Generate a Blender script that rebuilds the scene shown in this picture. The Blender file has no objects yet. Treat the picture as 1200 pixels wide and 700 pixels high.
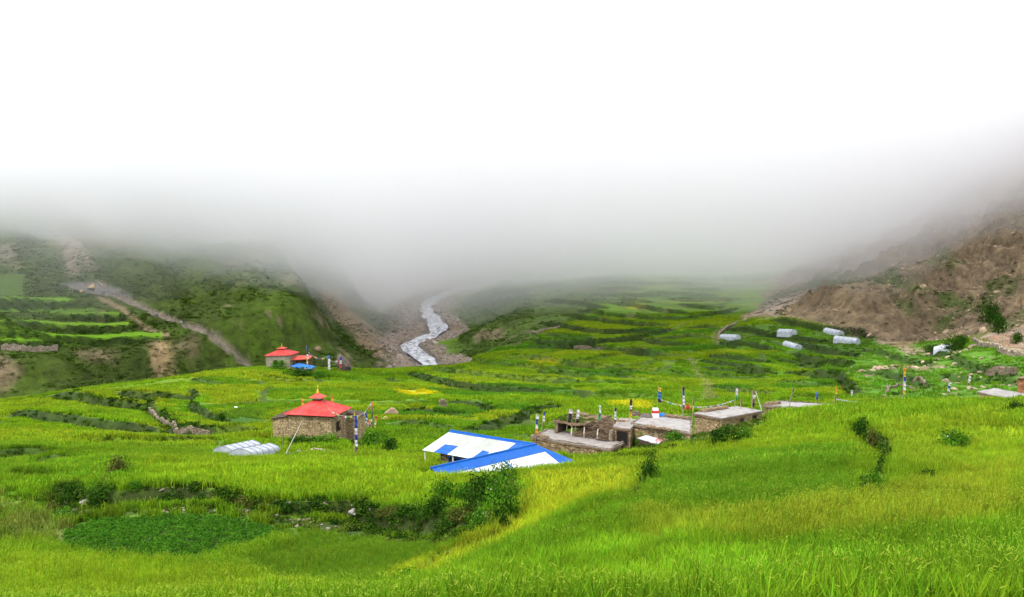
import bpy, math, random
import numpy as np
from mathutils import Vector, Matrix
random.seed(7)
rng = np.random.default_rng(7)
R = math.radians
sc = bpy.context.scene
C = sc.collection

# ---------------------------------------------------------------- camera, sky, sun, exposure
CAMZ = 50.0
FOC = 1200.0
PITCH = math.atan(100 / FOC)            # the horizon lies 100 px above the middle of the photograph
cam = bpy.data.cameras.new('camera'); camo = bpy.data.objects.new('camera', cam); C.objects.link(camo)
cam.sensor_width = 36; cam.lens = 36.0
camo.location = (0, 0, CAMZ); camo.rotation_euler = (R(90) - PITCH, 0, 0)
cam.clip_start = 0.2; cam.clip_end = 6000
sc.camera = camo

SUN_EL, SUN_AZ = R(52), R(215)          # azimuth clockwise from +Y: the light comes from behind left
w = bpy.data.worlds.new('World'); sc.world = w; w.use_nodes = True
wt = w.node_tree; wt.nodes.clear()
sky = wt.nodes.new('ShaderNodeTexSky'); sky.sky_type = 'NISHITA'; sky.sun_disc = False
sky.sun_elevation = SUN_EL; sky.sun_rotation = SUN_AZ; sky.altitude = 3500; sky.dust_density = 3
mixw = wt.nodes.new('ShaderNodeMix'); mixw.data_type = 'RGBA'
mixw.inputs['Factor'].default_value = 0.86
mixw.inputs['B'].default_value = (9.6, 9.9, 10.3, 1)      # the closed cloud cover
bg = wt.nodes.new('ShaderNodeBackground'); bg.inputs['Strength'].default_value = 0.11
ow = wt.nodes.new('ShaderNodeOutputWorld')
wt.links.new(sky.outputs[0], mixw.inputs['A']); wt.links.new(mixw.outputs['Result'], bg.inputs['Color'])
wt.links.new(bg.outputs[0], ow.inputs['Surface'])
sl = bpy.data.lights.new('sun', 'SUN'); sl.energy = 1.5; sl.angle = R(12); sl.color = (1, .955, .88)
so = bpy.data.objects.new('sun', sl); C.objects.link(so)
so.rotation_euler = (R(90) - SUN_EL, 0, -SUN_AZ + R(180))
so.rotation_euler = Vector((math.sin(SUN_AZ) * math.cos(SUN_EL), math.cos(SUN_AZ) * math.cos(SUN_EL), math.sin(SUN_EL))).to_track_quat('Z', 'Y').to_euler()
sc.view_settings.view_transform = 'Standard'; sc.view_settings.look = 'None'
sc.view_settings.gamma = 1; sc.view_settings.exposure = 1.32
sc.view_settings.use_curve_mapping = False
cy = sc.cycles
cy.use_denoising = True; cy.denoiser = 'OPENIMAGEDENOISE'
try: cy.denoising_input_passes = 'RGB_ALBEDO_NORMAL'
except Exception: pass
cy.max_bounces = 14; cy.diffuse_bounces = 3; cy.glossy_bounces = 2; cy.transmission_bounces = 3
cy.volume_bounces = 12; cy.transparent_max_bounces = 8
cy.use_adaptive_sampling = False
sc.render.film_transparent = False

# ---------------------------------------------------------------- pixel ray <-> world
cp, sp_ = math.cos(PITCH), math.sin(PITCH)
def ray(px, py):
    a = (px - 600) / FOC; b = -(py - 350) / FOC
    y = cp + b * sp_; z = -sp_ + b * cp
    return a / y, z / y                  # per metre of depth
def at(px, py, d):
    a, b = ray(px, py)
    return Vector((a * d, d, CAMZ + b * d))
def onplane(px, py, z):                  # z is relative to the camera
    a, b = ray(px, py); d = z / b
    return (a * d, d)

# ---------------------------------------------------------------- noise
def _hash(ix, iy, seed):
    h = (ix.astype(np.int64) * 374761393 + iy.astype(np.int64) * 668265263 + seed * 1442695041) & 0xffffffff
    h = ((h ^ (h >> 13)) * 1274126177) & 0xffffffff
    return ((h ^ (h >> 16)) & 0xffffff) / float(0xffffff)
def vnoise(x, y, seed=0):
    x0 = np.floor(x); y0 = np.floor(y); fx = x - x0; fy = y - y0
    fx = fx * fx * (3 - 2 * fx); fy = fy * fy * (3 - 2 * fy)
    a = _hash(x0, y0, seed); b = _hash(x0 + 1, y0, seed); c = _hash(x0, y0 + 1, seed); d = _hash(x0 + 1, y0 + 1, seed)
    return (a + (b - a) * fx + (c - a) * fy + (a - b - c + d) * fx * fy) * 2 - 1
def fbm(x, y, scale, oct=4, seed=0, gain=.5):
    s = 0; amp = 1; tot = 0
    for o in range(oct):
        s = s + amp * vnoise(x / scale + 17.3 * o, y / scale - 9.1 * o, seed + o); tot += amp
        amp *= gain; scale /= 2.03
    return s / tot
def ridged(x, y, scale, oct=5, seed=0):
    s = 0; amp = 1; tot = 0
    for o in range(oct):
        s = s + amp * (1 - np.abs(vnoise(x / scale + 3.3 * o, y / scale + 7.7 * o, seed + o)) * 2); tot += amp
        amp *= .55; scale /= 2.1
    return s / tot
def sstep(a, b, v):
    t = np.clip((v - a) / (b - a), 0, 1); return t * t * (3 - 2 * t)

# ---------------------------------------------------------------- base terrain: spot heights joined by a thin plate spline
ctl = []
def cpx(*t):
    for px, py, d in t:
        v = at(px, py, d); ctl.append((v.x, v.y, v.z))
def cw(*t):
    for x, y, z in t: ctl.append((x, y, CAMZ + z))
cpx((100,690,45),(-100,690,45),(300,690,45),(450,690,38),(600,690,30),(900,690,24),(1150,690,22),(1300,690,22))
cpx((200,635,61),(50,620,66),(-100,600,75),(200,606,70),(400,650,55),(500,628,60),(330,612,67),(520,602,69),(500,575,80),(250,584,73),(420,592,75))
cpx((60,575,82),(100,545,98),(250,545,97),(400,545,98),(200,525,122),(50,520,125),(-120,520,125),(330,535,118),(480,540,112),(580,552,92))
cpx((600,600,57),(560,640,48),(660,640,42),(640,565,75),(700,555,84),(800,600,43),(900,560,56),(1000,600,38),(1000,520,73),(850,520,88),(1000,481,108),(900,484,111),(1150,476,101),(1280,476,100),(1150,540,55),(1280,560,50),(800,540,78),(740,536,101),(680,548,98))
cpx((386,518,135),(300,512,139),(420,505,150),(560,530,120),(640,532,113),(760,521,110),(850,512,114))
cpx((150,500,168),(250,500,165),(30,500,168),(400,485,185),(520,480,195),(640,490,170),(100,475,208),(250,470,212),(400,465,218),(520,460,228),(20,482,205),(-120,485,205))
cpx((250,438,268),(335,445,262),(335,430,290),(400,438,288),(450,440,295),(500,432,312),(560,425,330),(600,440,278),(700,440,280),(700,415,335),(780,455,245),(850,440,278),(820,400,360),(740,385,400),(640,400,370),(600,395,385))
cpx((760,360,465),(800,330,575),(820,308,670),(700,345,520),(640,365,470),(700,325,620),(600,352,560),(620,330,680),(560,390,415),(560,365,520))
cpx((900,400,335),(1000,405,315),(1000,440,250),(900,450,250),(1100,440,218),(1190,445,185),(1050,462,180),(950,465,205),(860,465,215),(1180,415,225),(1100,415,270),(1060,425,262))
cpx((880,372,400),(1000,388,350),(1040,394,338),(1120,392,318),(1190,388,275))
# right mountain
cpx((900,362,440),(960,345,415),(960,320,520),(1000,350,376),(1040,318,400),(1100,330,372),(1120,360,345),(1160,345,352),(1190,360,300),(1190,330,340),(1190,280,385),(1190,240,420),(1190,200,455),(1100,290,430),(1100,250,475),(1040,300,470),(1000,300,520),(940,300,600),(900,330,540),(880,310,640),(1100,200,560),(1260,300,330),(1260,200,400))
# left hill beyond the river
cpx((100,460,332),(100,400,372),(100,350,402),(100,300,435),(100,250,470),(100,150,540),(0,470,312),(0,400,362),(0,350,392),(0,300,424),(0,250,458),(0,150,540),(-120,440,340),(-120,350,385),(-120,250,450))
cpx((250,432,346),(250,380,386),(250,330,422),(250,280,458),(250,230,495),(250,130,565),(330,405,365),(330,350,410),(330,290,460),(400,408,362),(400,370,390),(400,320,440),(400,260,510),(440,425,362),(445,380,430),(445,345,520),(450,310,620),(470,300,720))
cw((0,0,-1.7),(0,-20,0),(60,0,-2.5),(-60,0,-8),(25,14,-5.5),(-25,25,-11),(-90,40,-19),(90,40,-10),(120,100,-17),(150,150,-24),(180,200,-22),(-160,120,-30),(-220,200,-42),(230,280,10),(260,360,55),(300,480,100),(330,620,120),(280,800,110))
cw((-330,420,20),(-330,520,90),(-330,640,150),(-300,900,150),(-120,900,60),(-60,800,-5),(0,900,-45),(60,950,-35),(60,800,-46),(150,950,-5),(0,1400,-30),(-300,1400,150),(300,1400,150),(-500,500,100),(500,500,180),(-650,1000,200),(650,1000,200),(130,780,-25))
ctl = np.array(ctl)
def _tps_fit(p, lam):
    n = len(p); X = p[:, :2] / 100.0
    r2 = ((X[:, None] - X[None]) ** 2).sum(-1)
    K = np.where(r2 > 0, .5 * r2 * np.log(np.maximum(r2, 1e-12)), 0) + lam * np.eye(n)
    Pm = np.c_[np.ones(n), X]; A = np.zeros((n + 3, n + 3)); A[:n, :n] = K; A[:n, n:] = Pm; A[n:, :n] = Pm.T
    return np.linalg.solve(A, np.r_[p[:, 2], 0, 0, 0])
_W = _tps_fit(ctl, .003)
def base_h(x, y):
    x = np.asarray(x, float); y = np.asarray(y, float); sh = x.shape
    x = x.ravel() / 100; y = y.ravel() / 100; out = _W[-3] + _W[-2] * x + _W[-1] * y
    for i, (cx, cyy, _) in enumerate(ctl):
        r2 = (x - cx / 100) ** 2 + (y - cyy / 100) ** 2
        out = out + _W[i] * .5 * r2 * np.log(np.maximum(r2, 1e-12))
    return out.reshape(sh)

# ---------------------------------------------------------------- the ground grid (finer where it is near)
NR, NC = 1450, 1050
YA, YB = 22.0, 1440.0
def row_y(i): return YA * np.exp(np.log(YB / YA) * i / (NR - 1)) - 40.0
def y_row(y): return np.log((y + 40.0) / YA) / np.log(YB / YA) * (NR - 1)
def halfw(y): return 0.62 * (y + 62.0)
_tt = np.linspace(-1, 1, NC); _ff = .6 * _tt + .4 * _tt ** 3
gy = row_y(np.arange(NR))[:, None] * np.ones((1, NC)); gx = halfw(gy) * _ff[None, :]
# coarse evaluation of the spline, then bilinear up to the fine grid
ci = np.linspace(0, NR - 1, 240); cj = np.linspace(0, NC - 1, 180)
cyy = row_y(ci)[:, None] * np.ones((1, 180)); cxx = halfw(cyy) * np.interp(cj, np.arange(NC), _ff)[None, :]
ch = base_h(cxx, cyy)
def bil(a, fi, fj):
    i0 = np.clip(np.floor(fi).astype(int), 0, a.shape[0] - 2); j0 = np.clip(np.floor(fj).astype(int), 0, a.shape[1] - 2)
    u = np.clip(fi - i0, 0, 1); v = np.clip(fj - j0, 0, 1)
    return a[i0, j0] * (1 - u) * (1 - v) + a[i0 + 1, j0] * u * (1 - v) + a[i0, j0 + 1] * (1 - u) * v + a[i0 + 1, j0 + 1] * u * v
gz = bil(ch, (np.arange(NR) / (NR - 1) * 239)[:, None] * np.ones((1, NC)), (np.arange(NC) / (NC - 1) * 179)[None, :] * np.ones((NR, 1)))
def gidx(x, y):
    fi = y_row(np.asarray(y, float)); t = np.interp(np.asarray(x, float) / halfw(np.asarray(y, float)), _ff, np.arange(NC))
    return fi, t
def H(x, y, a=None):
    fi, fj = gidx(x, y); return bil(gz if a is None else a, fi, fj)
def hit(px, py, dmin=15, dmax=1300, n=1600):
    a, b = ray(px, py); d = np.exp(np.linspace(math.log(dmin), math.log(dmax), n))
    h = H(a * d, d); below = (CAMZ + b * d) < h
    if not below.any(): return (a * dmax, dmax)
    k = int(np.argmax(below)); k = max(k, 1)
    g0 = CAMZ + b * d[k - 1] - h[k - 1]; g1 = CAMZ + b * d[k] - h[k]
    f = g0 / (g0 - g1) if g0 > g1 else 0; f = min(max(f, 0), 1)
    dd = d[k - 1] + (d[k] - d[k - 1]) * f
    return (a * dd, dd)
def hits(pts, dmin=15): return np.array([hit(px, py, dmin) for px, py in pts])
def resample(p, step):
    p = np.asarray(p, float); seg = np.hypot(*np.diff(p, axis=0).T); s = np.r_[0, np.cumsum(seg)]
    n = max(2, int(s[-1] / step) + 1); t = np.linspace(0, s[-1], n)
    return np.c_[np.interp(t, s, p[:, 0]), np.interp(t, s, p[:, 1])]
def polydist(X, Y, p):
    """signed distance (left of the line is positive) and arc length fraction"""
    best = np.full(X.shape, 1e9); sg = np.ones(X.shape); al = np.zeros(X.shape)
    L = np.r_[0, np.cumsum(np.hypot(*np.diff(p, axis=0).T))]
    for k in range(len(p) - 1):
        ax, ay = p[k]; dx, dy = p[k + 1] - p[k]; l2 = dx * dx + dy * dy + 1e-9
        t = np.clip(((X - ax) * dx + (Y - ay) * dy) / l2, 0, 1)
        ex = X - ax - t * dx; ey = Y - ay - t * dy; dd = np.hypot(ex, ey)
        m = dd < best
        best = np.where(m, dd, best); sg = np.where(m, np.sign(dx * (Y - ay) - dy * (X - ax)), sg)
        al = np.where(m, L[k] + t * (L[k + 1] - L[k]), al)
    return best * np.where(sg == 0, 1, sg), al, L[-1]
def inpoly(X, Y, p):
    c = np.zeros(X.shape, bool); n = len(p); j = n - 1
    for i in range(n):
        xi, yi = p[i]; xj, yj = p[j]
        c ^= ((yi > Y) != (yj > Y)) & (X < (xj - xi) * (Y - yi) / (yj - yi + 1e-12) + xi); j = i
    return c
def window(p, pad):
    x0, y0 = p.min(0) - pad; x1, y1 = p.max(0) + pad
    r = np.where((gy[:, 0] >= y0) & (gy[:, 0] <= y1))[0]
    if len(r) == 0: return None
    r0, r1 = r[0], r[-1] + 1
    c = np.where(((gx[r0:r1] >= x0) & (gx[r0:r1] <= x1)).any(0))[0]
    if len(c) == 0: return None
    return (slice(r0, r1), slice(c[0], c[-1] + 1))

# ---------------------------------------------------------------- river bed
_rp = [(545,331,800),(560,336,760),(535,339,730),(519,346,675),(505,352,640),(498,362,590),(506,372,560),(514,384,520),(512,390,505),(492,399,485),(478,405,470),(485,412,455),(497,420,435),(506,429,418)]
riv = [tuple(at(*q)) for q in _rp]
riv = [(riv[0][0] + 30, 900, riv[0][2] + 3)] + riv
riv += [(-50, 372, CAMZ - 66), (-100, 338, CAMZ - 68.5), (-170, 300, CAMZ - 71), (-260, 285, CAMZ - 74), (-420, 280, CAMZ - 78)]
riv = np.array(riv)
_s = np.r_[0, np.cumsum(np.hypot(*np.diff(riv[:, :2], axis=0).T))]
_t = np.arange(0, _s[-1], 3.0)
riv = np.c_[[np.interp(_t, _s, riv[:, k]) for k in range(3)]].T
riv[:, 2] = np.minimum.accumulate(riv[:, 2])
for _ in range(2):
    riv[1:-1] = (riv[:-2] + 2 * riv[1:-1] + riv[2:]) / 4
win = window(riv[:, :2], 130)
X, Y = gx[win], gy[win]
rs = riv[::2]
dR, aR, LR = polydist(X, Y, rs[:, :2])
zR = np.interp(aR, np.r_[0, np.cumsum(np.hypot(*np.diff(rs[:, :2], axis=0).T))], rs[:, 2])
aw = np.abs(dR)
nz = fbm(X, Y, 22, 4, 5)
prof = np.where(aw < 6, -.8, (aw - 6) * .10 + np.maximum(aw - 22 + 6 * nz, 0) * .55) + np.maximum(aw - 38, 0) * 1.1
carve = zR + prof + .5 * nz * sstep(5, 12, aw)
k = 3.0
sm = gz[win] - np.log(np.exp(np.clip((gz[win] - carve) / k, -30, 30)) + 1) * k      # smooth minimum
gz[win] = np.where(aw < 125, np.where(aw < 12, np.minimum(carve, gz[win]), sm), gz[win])
RIVD = np.full(gz.shape, 999.0); RIVD[win] = dR
cut = sstep(0, 1, (aw - 12) / 8)
gz[win] = np.where(aw < 20, np.minimum(carve, gz[win]) * (1 - cut) + gz[win] * cut, gz[win])
gz[win] = np.where(aw < 9, carve, gz[win])

# ---------------------------------------------------------------- regions of the ground (all in world metres, edges roughened by noise)
COL = np.zeros(gz.shape + (3,)); WIL = np.zeros(gz.shape)      # WIL: 1 = wild scrubby ground, 0 = crop
ROCK = np.zeros(gz.shape)
def mix(m, c):
    for k in range(3): COL[..., k] = COL[..., k] * (1 - m) + c[k] * m
def region(pts, feather=2, rough=3, scale=12, seed=3, world=False, dmin=15):
    p = np.asarray(pts, float) if world else hits(pts, dmin)
    m = np.zeros(gz.shape); win = window(p, feather + rough + 2)
    if win is None: return m
    X, Y = gx[win], gy[win]; d = np.abs(polydist(X, Y, np.vstack([p, p[:1]]))[0])
    d = np.where(inpoly(X, Y, p), d, -d) + rough * fbm(X, Y, scale, 4, seed)
    m[win] = sstep(-feather, feather, d); return m
G_CROP = (.108, .212, .008); G_LIGHT = (.150, .238, .009); G_YEL = (.185, .232, .010); G_DARK = (.052, .150, .008)
G_SCRUB = (.052, .078, .010); G_WILD = (.085, .150, .011)
for k in range(3): COL[..., k] = G_CROP[k]
N1 = fbm(gx, gy, 45, 3, 21); N2 = fbm(gx, gy, 11, 4, 31); N3 = fbm(gx, gy, 3.0, 3, 41)
mix(sstep(-.1, .5, N1) * .7, G_LIGHT); mix(sstep(.1, .6, -N1 + .4 * N2) * .45, G_DARK)

# the left hillside: everything across the river; the right mountain: everything above its foot
foot = hits([(868,372),(905,372),(935,378),(975,388),(1010,396),(1045,402),(1090,401),(1130,398),(1165,392),(1215,402)])
foot = np.vstack([[foot[0] + (190, 520)], [foot[0] + (82, 220)], [foot[0] + (26, 70)], foot, [foot[-1] + (60, -40)], [foot[-1] + (160, -120)]])
dF, _, _ = polydist(gx, gy, foot); dF = dF + 3 * N2 + (9 * N1 + 5 * N2) * sstep(400, 470, gy)
MT = sstep(-1, 5, dF)
leftc = riv[::4, :2][::-1]
dL, _, _ = polydist(gx, gy, leftc)
HL = (sstep(4, 9, dL)) * (1 - MT)       # left of the river, looking upstream
rm = region([(440,440),(500,436),(480,470),(100,475),(-60,490),(-200,500),(-200,440)], 1, 0)
HL = np.clip(HL, 0, 1)
DR = np.abs(RIVD)
gorge = (1 - sstep(36, 62, DR + 14 * N1 + 8 * N2)) * (1 - MT)
WIL = np.maximum(WIL, np.maximum(HL, gorge * (RIVD < 0)))
# far and middle rough pasture beside the gorge and above the far terraces
past = region([(520,430),(531,421),(575,412),(600,404),(625,396),(640,385),(690,372),(690,362),(740,345),(760,330),(600,328),(540,336)], 4, 6, 20)
WIL = np.maximum(WIL, past)
# patchwork of plots: each with its own crop, a low bund between them
def plots(sx, sy, ang, seed):
    ca, sa = math.cos(ang), math.sin(ang); wx = gx + 5 * N1 + 1.2 * N2; wy = gy + 4 * N1 + 1.0 * N2
    u_ = (wx * ca + wy * sa) / sx; v_ = (-wx * sa + wy * ca) / sy; iu, iv = np.floor(u_), np.floor(v_)
    f1 = np.full(u_.shape, 9.); f2 = np.full(u_.shape, 9.); cid = np.zeros(u_.shape)
    for a in (-1, 0, 1):
        for b in (-1, 0, 1):
            cu, cv = iu + a, iv + b; h1 = _hash(cu, cv, seed); h2 = _hash(cu, cv, seed + 1); d = np.hypot(cu + .15 + .7 * h1 - u_, cv + .15 + .7 * h2 - v_)
            m = d < f1; f2 = np.where(m, f1, np.minimum(f2, d)); cid = np.where(m, _hash(cu, cv, seed + 2), cid); f1 = np.where(m, d, f1)
    return f2 - f1, cid
pe, pc = plots(34, 15, -.05, 500); pz = sstep(105, 150, gy) * (1 - WIL)
mix(pz * (pc < .25), (.085, .185, .008)); mix(pz * ((pc > .25) & (pc < .45)), (.150, .235, .009)); mix(pz * ((pc > .45) & (pc < .60)), (.125, .235, .008)); mix(pz * ((pc > .60) & (pc < .72)), (.170, .245, .010)); mix(pz * ((pc > .72) & (pc < .78)), (.060, .160, .010))
gz += pz * .7 * (pc - .5) * sstep(0, .10, pe)
bund = pz * (1 - sstep(.03, .09, pe)); mix(bund * .85, (.040, .070, .010)); BUND = bund
mix(WIL, G_SCRUB)
mix(HL * sstep(-.2, .6, N1 + .5 * N2) * .8, (.072, .125, .011))
mix(HL * sstep(.1, .5, -N2 + .4 * N3) * .5, (.028, .046, .008))
mix(past * sstep(-.4, .4, N2) * .8, (.085, .145, .020))
# bare patches on the hill
BARE = (.235, .165, .105); PINK = (.300, .225, .175)
hb = HL * sstep(.30, .52, fbm(gx, gy, 26, 5, 55, .6) * .9 + .25 * N3)
mix(hb * .45, BARE)
def paint(pts, c, amt=1, **kw):
    m = region(pts, **kw); mix(m * amt, c); return m
for pts, c, a in [([(178,398),(195,402),(203,425),(200,440),(186,440),(178,418)], (.36,.25,.13), .95),
                  ([(205,405),(222,403),(218,414),(206,414)], BARE, .7),
                  ([(0,415),(14,420),(22,436),(0,448),(-30,440)], BARE, .75),
                  ([(95,412),(125,415),(133,428),(108,424)], BARE, .7),
                  ([(0,286),(20,286),(26,300),(22,312),(4,308)], PINK, .7),
                  ([(62,262),(95,282),(106,305),(92,309),(88,322),(82,300),(60,282)], PINK, .75),
                  ([(106,300),(114,314),(108,316)], PINK, .7),
                  ([(262,372),(276,374),(280,382),(266,383)], BARE, .6),
                  ([(385,335),(400,345),(428,378),(452,400),(462,418),(452,428),(420,402),(395,378),(376,352)], (.30,.21,.13), .85)]:
    paint(pts, c, a, feather=3, rough=5, scale=9, seed=61, dmin=240)
paint([(468,345),(492,350),(470,380),(478,402),(455,418),(440,434),(452,400),(462,372)], PINK, .9, feather=4, rough=6, dmin=340)
quarry = paint([(72,333),(100,329),(125,332),(140,340),(152,348),(140,349),(112,346),(95,344),(84,340)], (.17,.150,.150), .95, feather=2, rough=3, dmin=300)
mix(quarry * sstep(0, .4, N2), PINK)
ravp = resample(hits([(138,346),(160,355),(190,368),(220,380),(245,391),(262,402),(275,415),(290,426)], 280), 3)
def line_mask(p, wdt, rough=1.5, seed=9):
    m = np.zeros(gz.shape); win = window(p, wdt + rough + 3)
    if win is None: return m
    X, Y = gx[win], gy[win]; d, _, _ = polydist(X, Y, p)
    m[win] = 1 - sstep(wdt * .7, wdt * 1.3, np.abs(d) + rough * fbm(X, Y, 5, 3, seed)); return m
rv = line_mask(ravp, 1.3, 1.6); mix(rv * .9, (.22, .175, .135))
gz -= rv * 1.2
trail = resample(hits([(118,351),(140,362),(160,374),(175,386),(195,394)], 280), 3)
mix(line_mask(trail, 1.3, 1) * .8, (.27, .19, .12))
# left hill terraces: strips of barley on benches
benches = []; BENCH = np.zeros(gz.shape)
def bench(y0, y1, x0, x1, c, amt=.95):
    n = 8; xs = np.linspace(x0, x1, n)
    up = [(x, y0) for x in xs]; lo = [(x, y1 + (x1 - x) * 0.0) for x in xs[::-1]]
    m = paint(up + lo, c, amt, feather=.9, rough=1.0, scale=8, dmin=280)
    WIL[...] = WIL * (1 - m * .9); BENCH[...] = np.maximum(BENCH, m)
bench(352.5, 357.5, -60, 88, (.150,.300,.012)); bench(358.5, 362, -60, 60, (.12,.25,.012)); bench(362, 367, 60, 112, (.09,.18,.012), .8)
bench(368.5, 372.5, 50, 140, (.135,.25,.014)); bench(378.5, 384.5, -60, 150, (.150,.285,.012)); bench(390.5, 398, -60, 188, (.150,.320,.010))
bench(400, 405, 5, 70, (.05,.14,.02), .8)
bench(322, 350, -80, 30, (.09,.17,.025), .5)
# gravel of the river
gr = (1 - sstep(10, 20, DR + 9 * N2 + 6 * N1)); mix(gr * .92, (.27, .205, .15)); mix(gr * sstep(0, .5, N3) * .5, (.20, .16, .12))
mix((1 - sstep(5, 8, DR)) * .8, (.15, .14, .13)); WIL *= (1 - gr)
paint([(560,392),(585,388),(605,394),(580,400),(560,398)], (.25,.18,.12), .8, feather=2, rough=4, dmin=300)
# the right mountain: rock with green on its shoulders
rkn = fbm(gx, gy, 30, 5, 71, .6)
for k, c in enumerate((.275, .200, .118)): COL[..., k] = COL[..., k] * (1 - MT) + c * MT
mix(MT * sstep(-.1, .5, rkn) * .55, (.33, .25, .15)); mix(MT * sstep(.05, .5, -rkn) * .5, (.155, .115, .085))
mix(MT * sstep(.32, .55, N2 + .35 * N3) * .75, (.44, .31, .17))
GM = region([(905,345),(960,322),(1000,324),(1040,318),(1090,330),(1130,348),(1155,358),(1120,368),(1080,352),(1040,342),(1000,338),(960,345),(915,372),(905,362)], 5, 9, 18, dmin=280)
gm2 = MT * np.clip(GM * 1.1 * sstep(-.5, .2, N2) + sstep(.22, .5, fbm(gx, gy, 17, 4, 77)) * .75, 0, 1)
mix(gm2, (.072, .100, .022))
scree = paint([(868,374),(905,352),(935,342),(960,338),(945,352),(915,366),(925,372),(900,376)], (.34,.265,.195), .9, feather=3, rough=5, dmin=300)
ROCK = MT * (1 - .8 * scree) * (1 - .6 * gm2)
SCR = (1 - BENCH) * np.clip(HL + gorge * .8 * (RIVD < 0) + past * .5, 0, 1) * (1 - gr) * (1 - rv) * (1 - quarry)

# rough green slope below the mountain on the right
rough_r = region([(1008,392),(1045,400),(1100,398),(1140,400),(1240,420),(1240,478),(1150,470),(1010,468),(1000,452),(985,428),(1010,410)], 3, 4, 14, dmin=130)
WIL = np.maximum(WIL, rough_r * .55)
mix(rough_r, (.078, .185, .012)); mix(rough_r * sstep(.05, .5, N2) * .7, (.045, .100, .014)); 
mix(rough_r * sstep(.30, .5, fbm(gx, gy, 8, 4, 88)) * .8, (.27, .20, .13))
paint([(1148,396),(1165,388),(1215,385),(1215,418),(1185,414),(1160,406)], (.36,.27,.20), .95, feather=1.5, rough=1.5, dmin=150)
paint([(1030,397),(1075,400),(1070,408),(1040,407)], (.33,.24,.16), .8, feather=1.5, rough=2, dmin=150)
paint([(1050,408),(1085,410),(1080,416),(1060,418)], (.33,.25,.18), .6, feather=1.5, rough=2, dmin=150)
# dark green wild strip among the right hand terraces
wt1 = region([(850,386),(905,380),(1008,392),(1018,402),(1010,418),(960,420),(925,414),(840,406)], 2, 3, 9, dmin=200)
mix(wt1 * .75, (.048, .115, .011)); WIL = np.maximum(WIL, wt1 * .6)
for p in [[(866,401),(905,404),(938,410),(905,410),(866,406)], [(914,381),(955,387),(950,390),(915,385)], [(880,393),(910,394),(905,397),(880,396)], [(940,394),(975,396),(972,399),(940,397)]]:
    m = paint(p, (.10,.235,.010), .95, feather=1, rough=1, dmin=200); WIL *= 1 - m
# fields with a colour of their own
YELF = (.40, .37, .008)
fields = [([(461,457),(480,455.3),(512,458),(513,461),(485,463)], YELF, 1), ([(615,420.5),(627,420.5),(656,424.5),(652,427.5),(627,425.5)], (.34,.34,.010), .85),
    ([(713,469),(740,470.5),(764,472),(762,480),(740,479),(715,476)], (.34,.34,.010), .9), ([(732,357.5),(756,358.5),(756,361.5),(736,361)], YELF, .95),
    ([(842,410),(868,407.5),(890,413),(870,417.5),(845,416)], (.20,.27,.012), .9),
    ([(700,459),(760,458),(762,464),(703,463)], G_DARK, .8), ([(254,490),(290,480),(312,486),(310,498),(270,503),(256,498)], (.040,.115,.012), .75),
    ([(195,467),(240,465),(245,480),(235,487),(205,483)], (.082,.215,.008), .7), ([(205,492),(245,489),(250,500),(215,503)], (.12,.245,.010), .7),
    ([(75,476),(100,470),(160,477),(178,482),(165,495),(60,486)], (.125,.235,.010), .7), ([(80,463),(200,444),(224,441),(225,460),(165,463),(110,461)], (.145,.250,.010), .7),
    ([(100,484),(125,484),(120,489),(98,488)], G_DARK, .6), ([(531,427),(590,429),(690,441),(640,441),(560,437)], (.115,.215,.010), .6),
    ([(495,440),(560,441),(700,452),(600,455),(525,447)], (.135,.225,.010), .6), ([(700,428),(760,420),(800,425),(770,431),(712,432)], (.14,.245,.011), .6),
    ([(720,402),(765,397),(800,408),(760,412),(722,408)], (.15,.245,.012), .6), ([(830,438),(905,444),(912,458),(840,450)], (.125,.215,.011), .7),
    ([(915,440),(950,442),(948,450),(918,447)], (.125,.22,.010), .6),
    ([(880,428),(940,431),(1000,444),(975,440),(915,436)], (.16,.265,.010), .7),
    ([(160,540),(330,540),(490,546),(560,570),(500,588),(300,586),(170,575)], (.150,.255,.009), .7),
    ([(310,610),(440,605),(540,630),(520,650),(440,690),(330,690),(270,665),(330,640)], (.080, .160, .009), .9),
    ([(630,560),(740,550),(745,575),(650,610),(560,650),(480,690),(460,680),(600,610)], (.235, .300, .012), .8),
    ([(0,655),(120,665),(300,680),(430,700),(0,720)], (.165,.270,.010), .7),
    ([(745,600),(900,605),(1010,590),(1080,570),(1200,545),(1200,620),(900,650),(760,640)], (.185, .240, .014), .6),
    ([(790,545),(1000,520),(1010,570),(930,600),(800,605),(760,580)], (.072, .180, .008), .75),
    ([(1040,500),(1200,480),(1200,560),(1060,570),(1040,540)], (.165,.235,.012), .5),
    ([(700,640),(850,650),(1000,700),(640,700)], (.115,.235,.009), .6)]
for p, c, a in fields: paint(p, c, a if p[0][1] < 520 else min(1, a * 1.25), feather=1.2 if p[0][1] < 520 else 1.0, rough=.8, scale=6, seed=91)
potato = region([(80,650),(84,628),(115,608),(200,602),(290,604),(325,624),(328,640),(275,655),(232,667),(140,660)], .7, 2.6, 5)
mix(potato, (.035, .045, .012))
strip = region([(60,582),(93,590),(131,594),(174,590),(216,588),(270,591),(350,603),(410,604),(450,616),(500,624),(560,634),(540,640),(450,626),(330,612),(300,603),(200,598),(110,604),(70,612)], .5, 1.0, 4)
WIL = np.maximum(WIL, strip); mix(strip * .8, (.035, .055, .010))
SHORT = region([(310,604),(440,600),(560,632),(530,650),(440,700),(330,690),(270,665),(335,640)], 1, 1, 5)
apron = region([(736,519),(815,511),(850,504),(890,491),(903,489),(900,497),(870,516),(835,524),(790,531),(740,533),(690,540),(650,536),(622,530),(640,528),(700,532)], .5, .8, 4)
WIL = np.maximum(WIL, apron); mix(apron * .7, (.060, .105, .012))
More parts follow.
